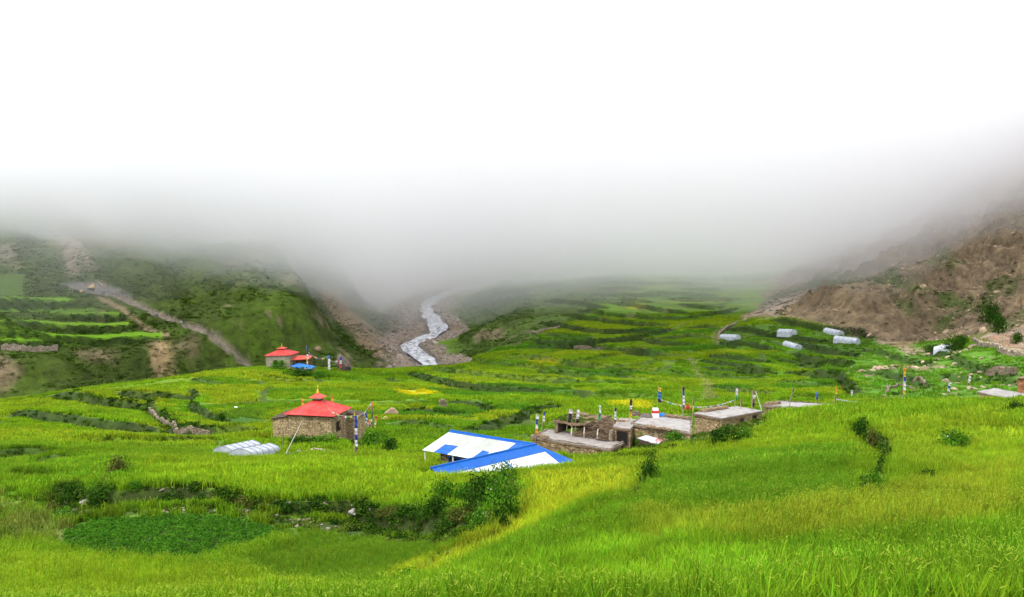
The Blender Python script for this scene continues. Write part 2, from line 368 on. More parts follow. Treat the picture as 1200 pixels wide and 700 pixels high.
brownp = region([(-40,580),(30,572),(75,585),(110,600),(70,640),(20,655),(-40,650)], 2, 3, 5)
mix(brownp * sstep(-.2, .5, N3 + N2) * .6, (.13, .13, .035)); WIL = np.maximum(WIL, brownp * .5)

# ---------------------------------------------------------------- terrace banks: a step in the ground along every field edge
# (height, half width of the flattening, weed density, weed size, points left to right with the higher field on the far side)
L = []
def T(h, wd, dens, size, *pts): L.append((h, wd, dens, size, pts))
T(1.4,14,1.0,1.0,(480,437),(493,441),(525,449),(560,455),(600,457),(640,459)); T(1.1,12,.5,.7,(640,459),(680,462),(707,464),(760,465),(800,466))
T(1.1,12,.6,.7,(509,431),(531,435),(552,437),(584,441),(621,445),(659,448),(691,450)); T(1.0,10,.7,.8,(451,444),(464,448),(480,449))
T(1.0,11,.45,.7,(531,425),(565,424),(589,426),(611,428),(632,431),(643,435),(675,437),(691,440)); T(1.0,10,.5,.7,(589,416.5),(627,419),(664,426),(696,430),(733,431))
T(.8,8,.5,.6,(691,440),(696,448),(723,449),(752,452)); T(.8,8,1,1.2,(529,471),(555,473),(579,481),(565,490),(547,495)); T(.8,8,.9,1.3,(560,507),(576,503),(600,493),(627,485),(637,477),(659,477))
T(.5,8,.9,1.1,(470,484),(490,480),(510,483),(530,487),(545,484)); T(.6,8,.8,1.0,(450,500),(480,497),(510,500),(540,505))
T(1.6,11,.9,1.1,(660,368),(685,372),(718,377),(751,380.5),(783,382)); T(1.5,10,.8,1,(678,362),(709,368),(741,371),(772,372),(797,374))
T(1.6,10,1,1.3,(634,379),(657,382),(690,389),(713,391),(746,390),(772,390),(793,386)); T(1.6,10,1,1.6,(625,398),(634,403),(667,405),(690,404),(718,400),(751,396),(765,393))
T(1.2,8,.8,1.2,(643,392),(667,396),(690,398)); T(1.4,9,.9,1,(751,399),(779,404),(807,405),(821,403)); T(1.3,10,.8,.9,(620,407),(650,408.5),(697,407),(725,410),(760,415))
T(1,9,.7,.8,(730,414),(769,415.5),(807,417)); T(.8,9,.5,.7,(667,424),(697,421),(732,414)); T(.9,9,.5,.7,(662,427),(713,433),(760,428),(772,421))
T(.9,9,.5,.7,(634,433),(667,440),(688,441),(720,438),(751,433),(783,434),(816,440)); T(.8,8,.4,.6,(620,442),(655,447),(685,449)); T(.8,8,.5,.6,(723,440),(760,446),(816,447))
T(1.2,9,.9,.9,(821,427),(853,433),(900,438)); T(1.0,8,.7,.8,(821,435),(853,440),(900,443),(911,442.5)); T(1.3,9,1,1.1,(830,417),(853,421),(900,426))
T(1.5,10,.9,1.1,(713,355),(741,357),(769,363),(811,369)); T(1.5,10,.9,1.4,(797,356),(830,361),(853,359.5)); T(1.5,10,.8,1.2,(783,350),(821,351),(867,350)); T(1.5,10,.8,1.2,(755,344),(797,344),(842,347))
T(1.5,10,.8,1.2,(795,338.5),(853,338.5)); T(1.5,10,.8,1.2,(722,351),(765,355)); T(1.5,12,.8,1.2,(700,333),(760,333),(830,332)); T(1.5,12,.8,1.2,(640,352),(680,356),(715,362)); T(1.5,12,.8,1.2,(760,327),(840,327),(900,329))
T(1.2,9,1,.9,(819.5,423),(843,425),(871.5,429),(917,437)); T(.9,8,.7,.7,(832,453),(865,457.5),(891,461),(908,464)); T(1.5,10,1,1.3,(921,434),(952,436),(978,441),(995,449),(1003,462))
T(.8,8,.6,.7,(913,447),(952,451),(980,453)); T(.8,8,.4,.7,(917,470),(939,464),(960,468)); T(1.4,8,1,1.3,(904,376),(930,380.5),(960,385),(1008,390),(1025,397)); T(1.5,8,1,1.4,(895,392.5),(921,396),(952,400),(978,402))
T(1.3,8,1,1.1,(843,401),(871.5,403),(902,408),(921,410)); T(1.3,8,1,1.1,(850,386),(887,388),(913,392.5)); T(1.3,8,1,1.3,(939,403),(965,412),(986,416),(1008,421)); T(1.0,8,.9,1,(904,418.5),(930,421),(952,425),(990,431))
T(1.3,8,1,1.3,(930,414),(950,421),(985,424),(1000,430)); T(.9,6,.8,.9,(1000,410),(1030,413),(1060,420),(1095,428)); T(.9,6,.8,.9,(1010,436),(1045,440),(1075,447),(1090,455))
T(.9,6,.8,.9,(1090,405),(1120,420),(1140,431),(1190,445)); T(.9,6,.7,.9,(1105,440),(1140,446),(1200,452))
T(1.5,9,1.0,1.0,(139,464),(165,467),(203,467),(229,465)); T(1.3,10,1.0,.9,(16,483),(37,485),(67,491),(107,496),(160,501),(190,506))
T(.7,8,.7,.6,(224,444),(240,448),(259,451)); T(.8,8,1,.9,(226,456),(224,475),(245,488),(258,499)); T(1.0,7,.9,.9,(-40,537),(0,536),(27,533),(61,532)); T(.6,6,.8,.6,(42,541),(60,538),(80,535))
T(.6,8,.35,.45,(75,517),(112,517),(160,517),(200,516),(260,513)); T(1.0,8,.6,.7,(208,507),(245,507),(300,503)); T(.5,6,.5,.5,(300,438),(330,446),(400,447),(470,447))
T(1.5,5,2.2,.75,(60,572),(73,578),(93,584),(131,588),(174,584),(216,582),(270,586),(300,590)); T(1.5,5,2.2,.7,(300,590),(350,597),(410,598),(450,609),(500,617),(553,623),(567,627))
T(.5,4,.5,.4,(135,552),(128,562),(120,575)); T(.5,5,.5,.4,(0,556),(40,560),(80,562))
T(1.0,5,.9,.6,(1004,497),(1008,508),(1020,520),(1037,528),(1036,540),(1031,550),(1021,570),(1020,587)); T(.35,4,.12,.3,(1020,587),(950,599),(867,616),(804,624),(775,653),(737,678))
T(.5,3,.4,.4,(1098,516),(1115,518),(1133,530)); T(-.6,4,.3,.4,(745,585),(755,572),(768,548),(775,530)); T(.7,4,.35,.4,(470,690),(520,655),(580,632),(610,600),(615,575))
T(.5,4,.12,.35,(640,628),(700,600),(745,585)); T(.6,6,.8,.7,(480,532),(440,532),(420,523),(400,515)); T(.5,5,.9,.8,(690,545),(740,538),(800,530),(860,515))
T(1.6,7,.9,1.2,(-60,357.5),(20,358),(88,357.5),(110,359)); T(1.6,7,.9,1.2,(-60,361.5),(40,362),(70,361.5)); T(1.6,7,1,1.4,(40,373),(100,373.5),(150,373))
T(1.8,7,1,1.6,(-60,385.5),(60,386),(150,385.5),(165,384)); T(1.8,7,1,1.5,(-60,398.5),(80,399),(188,398.5)); T(1.6,7,.9,1.2,(-60,406.5),(70,406.5))
T(1.3,8,.9,1.2,(800,374),(830,369),(866,361)); T(1.2,8,.9,1.1,(806,386),(826,383),(842,386)); T(1.2,8,.8,1.0,(770,398),(800,394),(838,396)); T(1.3,8,.9,1.2,(690,346),(740,346),(790,347)); T(1.3,8,.9,1.2,(700,339),(760,339)); T(1.2,8,.8,1.2,(820,333),(870,335)); T(1.6,8,1,1.7,(62,463),(80,465),(107,469),(133,473),(160,477),(173,480)); T(.8,6,1,1.3,(168,466),(176,478),(186,490),(200,497),(212,506)); T(1.2,6,1,1.2,(195,506),(225,505),(262,503))
bankpts = []
for h, wd, dens, size, pts in L:
    p = hits(pts)
    near = p[:, 1].min() < 100
    p = resample(p, .5 if near else 1.5)
    amp = .8 if not near else .35
    q = p.copy(); q[:, 0] += amp * vnoise(p[:, 0] / 7, p[:, 1] / 7, 3); q[:, 1] += amp * vnoise(p[:, 0] / 7, p[:, 1] / 7, 4)
    p = q
    win = window(p, wd * 3)
    if win is None: continue
    X, Y = gx[win], gy[win]; sp = p[::2] if len(p) > 6 else p
    d, al, LL = polydist(X, Y, sp)
    ends = sstep(0, min(10, LL * .25), al) * sstep(0, min(10, LL * .25), LL - al)
    bw = .25 if near else .7
    st = np.clip(d / bw, -1, 1)
    h *= 1.0 if near else 1.5
    gz[win] += .5 * h * st * np.exp(-np.abs(d) / wd) * (.35 + .65 * ends) * np.where((al <= 0) | (al >= LL), .3, 1)
    bm = (1 - sstep(bw * 1.0, bw * 2.2, np.abs(d) + .6 * bw * N3[win])) * np.clip(dens, 0, 1) * (al > 0) * (al < LL)
    for kk, c in enumerate((.034, .044, .012) if near else (.022, .038, .007)): COL[win][..., kk] = COL[win][..., kk] * (1 - bm * .9) + c * bm * .9
    WIL[win] = np.maximum(WIL[win], bm)
    n = int(LL * dens * (6.0 if near else 1.7) / max(size, .5))
    if n > 0:
        tt = rng.uniform(0, LL, n); s = np.r_[0, np.cumsum(np.hypot(*np.diff(p, axis=0).T))]
        sg_ = .75 if near else bw * 1.2; bx_ = np.interp(tt, s, p[:, 0]) + rng.normal(0, sg_, n); by_ = np.interp(tt, s, p[:, 1]) + rng.normal(-.3 if near else 0, sg_, n)
        keep = fbm(bx_, by_, 9, 2, 14) > -.55 + (1 - dens) * .3
        for a_, b_ in zip(bx_[keep], by_[keep]): bankpts.append((a_, b_, size * (1.0 if near else (.80 if b_ < 300 else .62))))
# tan footpath between the middle fields
for pts, wd_ in [([(808,420),(815,432),(828,447),(831,458),(829,470)], 1.0), ([(840,403),(836,396),(842,388),(862,378),(880,372)], 1.2), ([(784,388),(795,384),(812,377)], .8), ([(700,378),(770,368),(800,360),(840,352),(870,348)], 1.2)]:
    mix(line_mask(resample(hits(pts), 2), wd_, .8) * .35, (.26, .22, .13))
# small relief
WN = np.clip(WIL + SCR, 0, 1)
far = sstep(150, 300, gy)
gz += SCR * (1.3 * fbm(gx, gy, 28, 5, 101) + .5 * fbm(gx, gy, 5, 3, 102))
gz += (.10 + .25 * far) * N2 * WN + .05 * N3 + .12 * fbm(gx, gy, 14, 2, 105)
rk = ridged(gx + 6 * N2, gy, 34, 6, 111); rk2 = ridged(gx, gy + 3 * N3, 9, 4, 112)
gz += ROCK * sstep(0, 20, dF) * (9.5 * rk + 3.4 * rk2 + 1.5 * ridged(gx, gy, 4.0, 2, 119) - 3.5)
gz += MT * (1.2 * fbm(gx, gy, 12, 4, 113))
gz += ROCK * sstep(3, 20, dF) * .85 * np.sin(gz * (2 * math.pi / 6.5) + 3.5 * N1 + 1.5 * N2)
gz += gr * .35 * fbm(gx, gy, 3, 3, 114)
COL *= (1 + .16 * fbm(gx, gy, 7, 3, 121) + .10 * N3)[..., None]
COL *= .80
COL = np.clip(COL, .003, .8)

# ---------------------------------------------------------------- material helpers
def newmat(name):
    m = bpy.data.materials.new(name); m.use_nodes = True; nt = m.node_tree; nt.nodes.clear()
    o = nt.nodes.new('ShaderNodeOutputMaterial'); return m, nt, o
def N(nt, t, **kw):
    n = nt.nodes.new(t)
    for k, v in kw.items():
        if k.startswith('i_'): n.inputs[k[2:].replace('_', ' ')].default_value = v
        else: setattr(n, k, v)
    return n
def pmat(name, col, rough=.8, col2=None, scale=3.0, bump=0.0, bscale=None, metal=0.0, stretch=(1, 1, 1), contrast=(.35, .65), coord='Object'):
    m, nt, o = newmat(name); b = N(nt, 'ShaderNodeBsdfPrincipled', i_Roughness=rough, i_Metallic=metal)
    nt.links.new(b.outputs[0], o.inputs['Surface']); b.inputs['Base Color'].default_value = (*col, 1); b.inputs['Specular IOR Level'].default_value = .14
    tc = N(nt, 'ShaderNodeTexCoord'); mp = N(nt, 'ShaderNodeMapping'); mp.inputs['Scale'].default_value = stretch
    nt.links.new(tc.outputs[coord], mp.inputs[0])
    if col2:
        nz = N(nt, 'ShaderNodeTexNoise', i_Scale=scale, i_Detail=6.0, i_Roughness=.65); nt.links.new(mp.outputs[0], nz.inputs['Vector'])
        mr = N(nt, 'ShaderNodeMapRange'); mr.inputs[1].default_value, mr.inputs[2].default_value = contrast
        nt.links.new(nz.outputs[0], mr.inputs[0])
        mx = N(nt, 'ShaderNodeMix', data_type='RGBA'); mx.inputs['A'].default_value = (*col, 1); mx.inputs['B'].default_value = (*col2, 1)
        nt.links.new(mr.outputs[0], mx.inputs['Factor']); nt.links.new(mx.outputs['Result'], b.inputs['Base Color'])
    if bump:
        n2 = N(nt, 'ShaderNodeTexNoise', i_Scale=bscale or scale * 3, i_Detail=5.0); nt.links.new(mp.outputs[0], n2.inputs['Vector'])
        bp = N(nt, 'ShaderNodeBump', i_Strength=1.0, i_Distance=bump); nt.links.new(n2.outputs[0], bp.inputs['Height']); nt.links.new(bp.outputs[0], b.inputs['Normal'])
    return m
def ground_mat():
    m, nt, o = newmat('ground'); b = N(nt, 'ShaderNodeBsdfPrincipled', i_Roughness=.95); b.inputs['Specular IOR Level'].default_value = .15
    nt.links.new(b.outputs[0], o.inputs['Surface'])
    a = N(nt, 'ShaderNodeAttribute', attribute_name='Col'); r = N(nt, 'ShaderNodeAttribute', attribute_name='Rock'); wl = N(nt, 'ShaderNodeAttribute', attribute_name='Wild')
    tc = N(nt, 'ShaderNodeTexCoord')
    n1 = N(nt, 'ShaderNodeTexNoise', i_Scale=1.1, i_Detail=6.0, i_Roughness=.7); nt.links.new(tc.outputs['Object'], n1.inputs['Vector'])
    n2 = N(nt, 'ShaderNodeTexNoise', i_Scale=.28, i_Detail=8.0, i_Roughness=.72); nt.links.new(tc.outputs['Object'], n2.inputs['Vector'])
    # value factor: gentle on crops, strong on wild ground and rock
    def scale(nz, lo, hi):
        mr = N(nt, 'ShaderNodeMapRange'); mr.inputs[1].default_value = .3; mr.inputs[2].default_value = .7; mr.inputs[3].default_value = lo; mr.inputs[4].default_value = hi
        nt.links.new(nz.outputs[0], mr.inputs[0]); return mr
    crop = scale(n1, .80, 1.2); wild = scale(n2, .42, 1.55); rock = scale(n2, .32, 1.6)
    mw = N(nt, 'ShaderNodeMix', data_type='FLOAT'); nt.links.new(wl.outputs['Fac'], mw.inputs['Factor']); nt.links.new(crop.outputs[0], mw.inputs['A']); nt.links.new(wild.outputs[0], mw.inputs['B'])
    mk = N(nt, 'ShaderNodeMix', data_type='FLOAT'); nt.links.new(r.outputs['Fac'], mk.inputs['Factor']); nt.links.new(mw.outputs['Result'], mk.inputs['A']); nt.links.new(rock.outputs[0], mk.inputs['B'])
    vm = N(nt, 'ShaderNodeVectorMath', operation='SCALE'); nt.links.new(a.outputs['Color'], vm.inputs[0]); nt.links.new(mk.outputs['Result'], vm.inputs['Scale'])
    nt.links.new(vm.outputs[0], b.inputs['Base Color'])
    bd = N(nt, 'ShaderNodeMath', operation='MULTIPLY_ADD'); nt.links.new(r.outputs['Fac'], bd.inputs[0]); bd.inputs[1].default_value = 4.5; bd.inputs[2].default_value = .35
    bp = N(nt, 'ShaderNodeBump', i_Strength=.9); nt.links.new(bd.outputs[0], bp.inputs['Distance']); nt.links.new(n2.outputs[0], bp.inputs['Height'])
    bp2 = N(nt, 'ShaderNodeBump', i_Strength=.7, i_Distance=.25); nt.links.new(n1.outputs[0], bp2.inputs['Height']); nt.links.new(bp.outputs[0], bp2.inputs['Normal'])
    nt.links.new(bp2.outputs[0], b.inputs['Normal'])
    return m
def gridmesh(name, X, Y, Z):
    nr, nc = X.shape; me = bpy.data.meshes.new(name)
    co = np.stack([X, Y, Z], -1).reshape(-1, 3).astype(np.float32)
    i = np.arange(nr - 1)[:, None] * nc + np.arange(nc - 1)[None]
    f = np.stack([i, i + 1, i + nc + 1, i + nc], -1).reshape(-1).astype(np.int32)
    nf = len(f) // 4; me.vertices.add(len(co)); me.vertices.foreach_set('co', co.ravel())
    me.loops.add(len(f)); me.loops.foreach_set('vertex_index', f); me.polygons.add(nf)
    me.polygons.foreach_set('loop_start', np.arange(nf, dtype=np.int32) * 4)
    me.polygons.foreach_set('use_smooth', np.ones(nf, bool)); me.update(); return me

# ---------------------------------------------------------------- the ground, river, low cloud and haze objects
def link(name, me, mat=None, parent=None, **props):
    o = bpy.data.objects.new(name, me); C.objects.link(o)
    if mat is not None and me is not None and not len(me.materials):
        for m in (mat if isinstance(mat, (list, tuple)) else [mat]): me.materials.append(m)
    if parent is not None: o.parent = parent
    for k, v in props.items(): o[k] = v
    return o
gme = gridmesh('ground', gx, gy, gz)
at_ = gme.attributes.new('Col', 'FLOAT_COLOR', 'POINT'); at_.data.foreach_set('color', np.concatenate([COL, np.ones(gz.shape + (1,))], -1).astype(np.float32).ravel())
for nm, arr in (('Rock', ROCK), ('Wild', np.clip(WIL + SCR, 0, 1))):
    a_ = gme.attributes.new(nm, 'FLOAT', 'POINT'); a_.data.foreach_set('value', arr.astype(np.float32).ravel())
link('ground', gme, ground_mat(), kind='structure')

def river_mat():
    m, nt, o = newmat('river_water'); b = N(nt, 'ShaderNodeBsdfPrincipled', i_Roughness=.6); b.inputs['Specular IOR Level'].default_value = .12; nt.links.new(b.outputs[0], o.inputs['Surface'])
    tc = N(nt, 'ShaderNodeTexCoord'); mp = N(nt, 'ShaderNodeMapping'); mp.inputs['Scale'].default_value = (1, .45, 1); nt.links.new(tc.outputs['Object'], mp.inputs[0])
    nz = N(nt, 'ShaderNodeTexNoise', i_Scale=.55, i_Detail=7.0, i_Roughness=.7); nt.links.new(mp.outputs[0], nz.inputs['Vector'])
    cr = N(nt, 'ShaderNodeValToRGB'); nt.links.new(nz.outputs[0], cr.inputs[0])
    cr.color_ramp.elements[0].position = .36; cr.color_ramp.elements[0].color = (.10, .11, .12, 1)
    cr.color_ramp.elements[1].position = .58; cr.color_ramp.elements[1].color = (.56, .57, .60, 1)
    nt.links.new(cr.outputs[0], b.inputs['Base Color'])
    bp = N(nt, 'ShaderNodeBump', i_Strength=.8, i_Distance=.35); nt.links.new(nz.outputs[0], bp.inputs['Height']); nt.links.new(bp.outputs[0], b.inputs['Normal'])
    return m
rp = riv[:, :2]; tan = np.gradient(rp, axis=0); tan /= np.hypot(*tan.T)[:, None]; nor = np.c_[-tan[:, 1], tan[:, 0]]
us = np.linspace(-1, 1, 13); hw_ = 3.9 + 1.4 * vnoise(np.arange(len(rp)) / 4.0, np.zeros(len(rp)), 8)
RX = rp[:, 0, None] + nor[:, 0, None] * hw_[:, None] * us; RY = rp[:, 1, None] + nor[:, 1, None] * hw_[:, None] * us
RZ = riv[:, 2, None] + .12 + .22 * fbm(RX, RY, 3, 3, 6) + 0 * us
link('river', gridmesh('river', RX, RY, RZ), river_mat(), kind='structure')

def vol_mat(name, dens, col=(.979, .976, .982), aniso=0.68):
    m, nt, o = newmat(name); v = N(nt, 'ShaderNodeVolumePrincipled', i_Density=dens, i_Anisotropy=aniso)
    v.inputs['Color'].default_value = (*col, 1); nt.links.new(v.outputs[0], o.inputs['Volume']); return m
def cloud(name, dens, shift, amp, seed, label):
    nx, ny = 110, 120
    Y = np.linspace(205, 1330, ny)[:, None] * np.ones((1, nx)); X = np.linspace(-1, 1, nx)[None, :] * (np.interp(Y, [200, 1330], [300, 900]))
    zb = np.interp(Y, [200, 250, 300, 350, 420, 500, 600, 700, 800, 900, 1330], [110, 96, 48, 26, 6, -9, -24, -40, -58, -75, -90])
    side = np.interp(X / Y, [-.5, -.35, -.24, -.13, -.06, 0, .15, .25, .35, .5], [-12, -19, -27, -33, -9, -9, -13, -20, -19, -9])
    zb = zb + side + 6 * shift + amp * (fbm(X, Y, 95, 5, seed, .68) + .5 * fbm(X, Y, 260, 2, 77)) * np.interp(Y, [240, 330, 700], [.1, 1, 1])
    top = 56.0 + .1 * X * 0; zb = np.minimum(zb, 112 - np.log1p(np.exp(np.clip((53 - zb) / 3, -20, 3))) * 0); zt = np.full_like(zb, 118.0) + 5 * fbm(X, Y, 140, 3, seed + 9) * np.interp(Y, [205, 350], [0, 1])
    me0 = gridmesh(name, X, Y, CAMZ + zb)
    import bmesh
    bm = bmesh.new(); bm.from_mesh(me0); bm.verts.ensure_lookup_table()
    tv = [bm.verts.new((X[i, j], Y[i, j], CAMZ + zt[i, j])) for i in (0, ny - 1) for j in range(nx)]; bm.verts.ensure_lookup_table()
    lo0 = [bm.verts[j] for j in range(nx)]; lo1 = [bm.verts[(ny - 1) * nx + j] for j in range(nx)]
    t0, t1 = tv[:nx], tv[nx:]
    for j in range(nx - 1):
        bm.faces.new((lo0[j], t0[j], t0[j + 1], lo0[j + 1])); bm.faces.new((lo1[j], lo1[j + 1], t1[j + 1], t1[j])); bm.faces.new((t0[j], t1[j], t1[j + 1], t0[j + 1]))
    for s, (a, b) in ((0, (t0[0], t1[0])), (nx - 1, (t0[-1], t1[-1]))):
        col_ = [bm.verts[i * nx + s] for i in range(ny)]; bm.faces.new(col_ + [b, a])
    bmesh.ops.recalc_face_normals(bm, faces=bm.faces); me = bpy.data.meshes.new(name); bm.to_mesh(me); bm.free(); bpy.data.meshes.remove(me0)
    for p in me.polygons: p.use_smooth = False
    link(name, me, vol_mat(name, dens), kind='stuff')
cloud('low_cloud', .0030, -4.0, 44, 191, '')
cloud('low_cloud', .0030, -2.0, 40, 195, '')
cloud('low_cloud', .004, 0, 18, 201, '')
cloud('low_cloud', .006, 1.0, 22, 231, '')
cloud('low_cloud', .009, 2.2, 26, 261, '')
import bmesh as _bm
bm = _bm.new(); _bm.ops.create_cube(bm, size=1); me = bpy.data.meshes.new('haze')
for v in bm.verts: v.co = Vector((v.co.x * 2200, 700 + v.co.y * 1560, (CAMZ + 330) if v.co.z > 0 else (CAMZ - 112)))
bm.to_mesh(me); bm.free(); HAZE_ON = False
if HAZE_ON: link('haze', me, vol_mat('haze', 0.00005, (.93, .96, 1.0)), kind='stuff')

# ---------------------------------------------------------------- scattering (mass vegetation and loose stone: stuff)
PROTO = []
def foliage_mat(name, rough=.6, trans=.25, vary=.25):
    m, nt, o = newmat(name)
    a = N(nt, 'ShaderNodeAttribute', attribute_name='tint', attribute_type='INSTANCER'); r = N(nt, 'ShaderNodeAttribute', attribute_name='lv')
    vm = N(nt, 'ShaderNodeVectorMath', operation='SCALE'); nt.links.new(a.outputs['Vector'], vm.inputs[0]); nt.links.new(r.outputs['Fac'], vm.inputs['Scale'])
    hd = N(nt, 'ShaderNodeAttribute', attribute_name='head'); mx = N(nt, 'ShaderNodeMix', data_type='RGBA'); mx.inputs['B'].default_value = (.26, .30, .035, 1)
    nt.links.new(hd.outputs['Fac'], mx.inputs['Factor']); nt.links.new(vm.outputs[0], mx.inputs['A'])
    d = N(nt, 'ShaderNodeBsdfDiffuse'); t = N(nt, 'ShaderNodeBsdfTranslucent'); ms = N(nt, 'ShaderNodeMixShader'); ms.inputs[0].default_value = trans
    nt.links.new(mx.outputs['Result'], d.inputs[0]); nt.links.new(mx.outputs['Result'], t.inputs[0]); nt.links.new(d.outputs[0], ms.inputs[1]); nt.links.new(t.outputs[0], ms.inputs[2])
    nt.links.new(ms.outputs[0], o.inputs['Surface']); return m
M_FOL = foliage_mat('leaves')
def mesh_np(name, co, faces_n, nper, attrs, mat):
    me = bpy.data.meshes.new(name); co = np.asarray(co, np.float32); me.vertices.add(len(co)); me.vertices.foreach_set('co', co.ravel())
    f = np.arange(faces_n * nper, dtype=np.int32); me.loops.add(len(f)); me.loops.foreach_set('vertex_index', f); me.polygons.add(faces_n)
    me.polygons.foreach_set('loop_start', np.arange(faces_n, dtype=np.int32) * nper); me.update()
    for k, v in attrs.items():
        a = me.attributes.new(k, 'FLOAT', 'POINT'); a.data.foreach_set('value', np.asarray(v, np.float32))
    if mat: me.materials.append(mat)
    return me
def tuft_mesh(name, n, rad, hgt, wid, heads=0.0, seed=1):
    """a patch of blades: each blade two stacked quads, bending over; with ears on some"""
    g = np.random.default_rng(seed); co = []; lv = []; hd = []
    for i in range(n):
        r = rad * math.sqrt(g.random()); a = g.random() * 6.283; bx, by = r * math.cos(a), r * math.sin(a)
        h = hgt * g.uniform(.7, 1.15); ang = g.random() * 6.283; lean = g.uniform(.05, .45) * h; dx, dy = math.cos(ang), math.sin(ang)
        sa = g.random() * 6.283; sx, sy = math.cos(sa) * wid * .5, math.sin(sa) * wid * .5; v = g.uniform(.5, 1.5)
        p0 = (bx, by, -.05); p1 = (bx + dx * lean * .3, by + dy * lean * .3, h * .62); p2 = (bx + dx * lean, by + dy * lean, h)
        for (q0, q1, w0, w1) in ((p0, p1, 1, .9), (p1, p2, .9, .25)):
            co += [(q0[0] - sx * w0, q0[1] - sy * w0, q0[2]), (q0[0] + sx * w0, q0[1] + sy * w0, q0[2]), (q1[0] + sx * w1, q1[1] + sy * w1, q1[2]), (q1[0] - sx * w1, q1[1] - sy * w1, q1[2])]
            lv += [v] * 4; hd += [0] * 4
        if g.random() < heads:
            e = (p2[0] + dx * hgt * .10, p2[1] + dy * hgt * .10, p2[2] + g.uniform(-.01, .07)); ww = 1.15
            co += [(p2[0] - sx * ww, p2[1] - sy * ww, p2[2]), (p2[0] + sx * ww, p2[1] + sy * ww, p2[2]), (e[0] + sx * .6, e[1] + sy * .6, e[2]), (e[0] - sx * .6, e[1] - sy * .6, e[2])]
            lv += [1] * 4; hd += [g.uniform(.3, .85)] * 4
    return mesh_np(name, co, len(co) // 4, 4, {'lv': lv, 'head': hd}, M_FOL)
def clump_mesh(name, n, leaf, flat=.75, seed=1, core=.25, flowers=0.0, lump=.25):
    """a bushy clump of unit radius resting on z=0: n leaf faces spread through an uneven dome"""
    g = np.random.default_rng(seed); co = []; lv = []; hd = []
    lob = [(g.uniform(-.5, .5), g.uniform(-.5, .5), g.uniform(.25, .6) * flat, g.uniform(.3, .6)) for _ in range(6)] + [(0, 0, .35 * flat, .6)]
    for i in range(n):
        L_ = lob[g.integers(len(lob))]; d = g.normal(size=3); d /= np.linalg.norm(d); rr = L_[3] * (g.random() ** .33 * (1 - core) + core) * g.uniform(.8, 1.1 + lump)
        c = np.array([L_[0] + d[0] * rr, L_[1] + d[1] * rr, max(.02, L_[2] + d[2] * rr * flat)])
        nn = d + g.normal(size=3) * .6; nn[2] += .4; nn /= np.linalg.norm(nn); t = np.cross(nn, g.normal(size=3)); t /= np.linalg.norm(t); b = np.cross(nn, t)
        s = leaf * g.uniform(.6, 1.3); fl = g.random() < flowers
        if fl: s *= .6
        co += [c - t * s, c - b * s * .45, c + t * s, c + b * s * .45]; lv += [g.uniform(.6, 1.45)] * 4; hd += [1.0 if fl else 0] * 4
    return mesh_np(name, co, len(co) // 4, 4, {'lv': lv, 'head': hd}, M_FOL)
def rock_mesh(name, seed, sub=2, flat=.7):
    import bmesh
    bm = bmesh.new(); bmesh.ops.create_icosphere(bm, subdivisions=sub, radius=1); g = np.random.default_rng(seed); off = g.uniform(0, 50, 3)
    pl = [(g.normal(size=3), g.uniform(.55, .85)) for _ in range(7)]; pl = [(p / np.linalg.norm(p), d) for p, d in pl]
    for v in bm.verts:
        c = np.array(v.co)
        for p, d in pl:
            e = c @ p
            if e > d: c = c - p * (e - d)
        c = c * (1 + .12 * float(vnoise(np.array(c[0] * 2.3 + off[0]), np.array(c[1] * 2.3 + c[2] * 1.7 + off[1]), seed))); v.co = (c[0], c[1], c[2] * flat)
    me = bpy.data.meshes.new(name); bm.to_mesh(me); bm.free(); return me
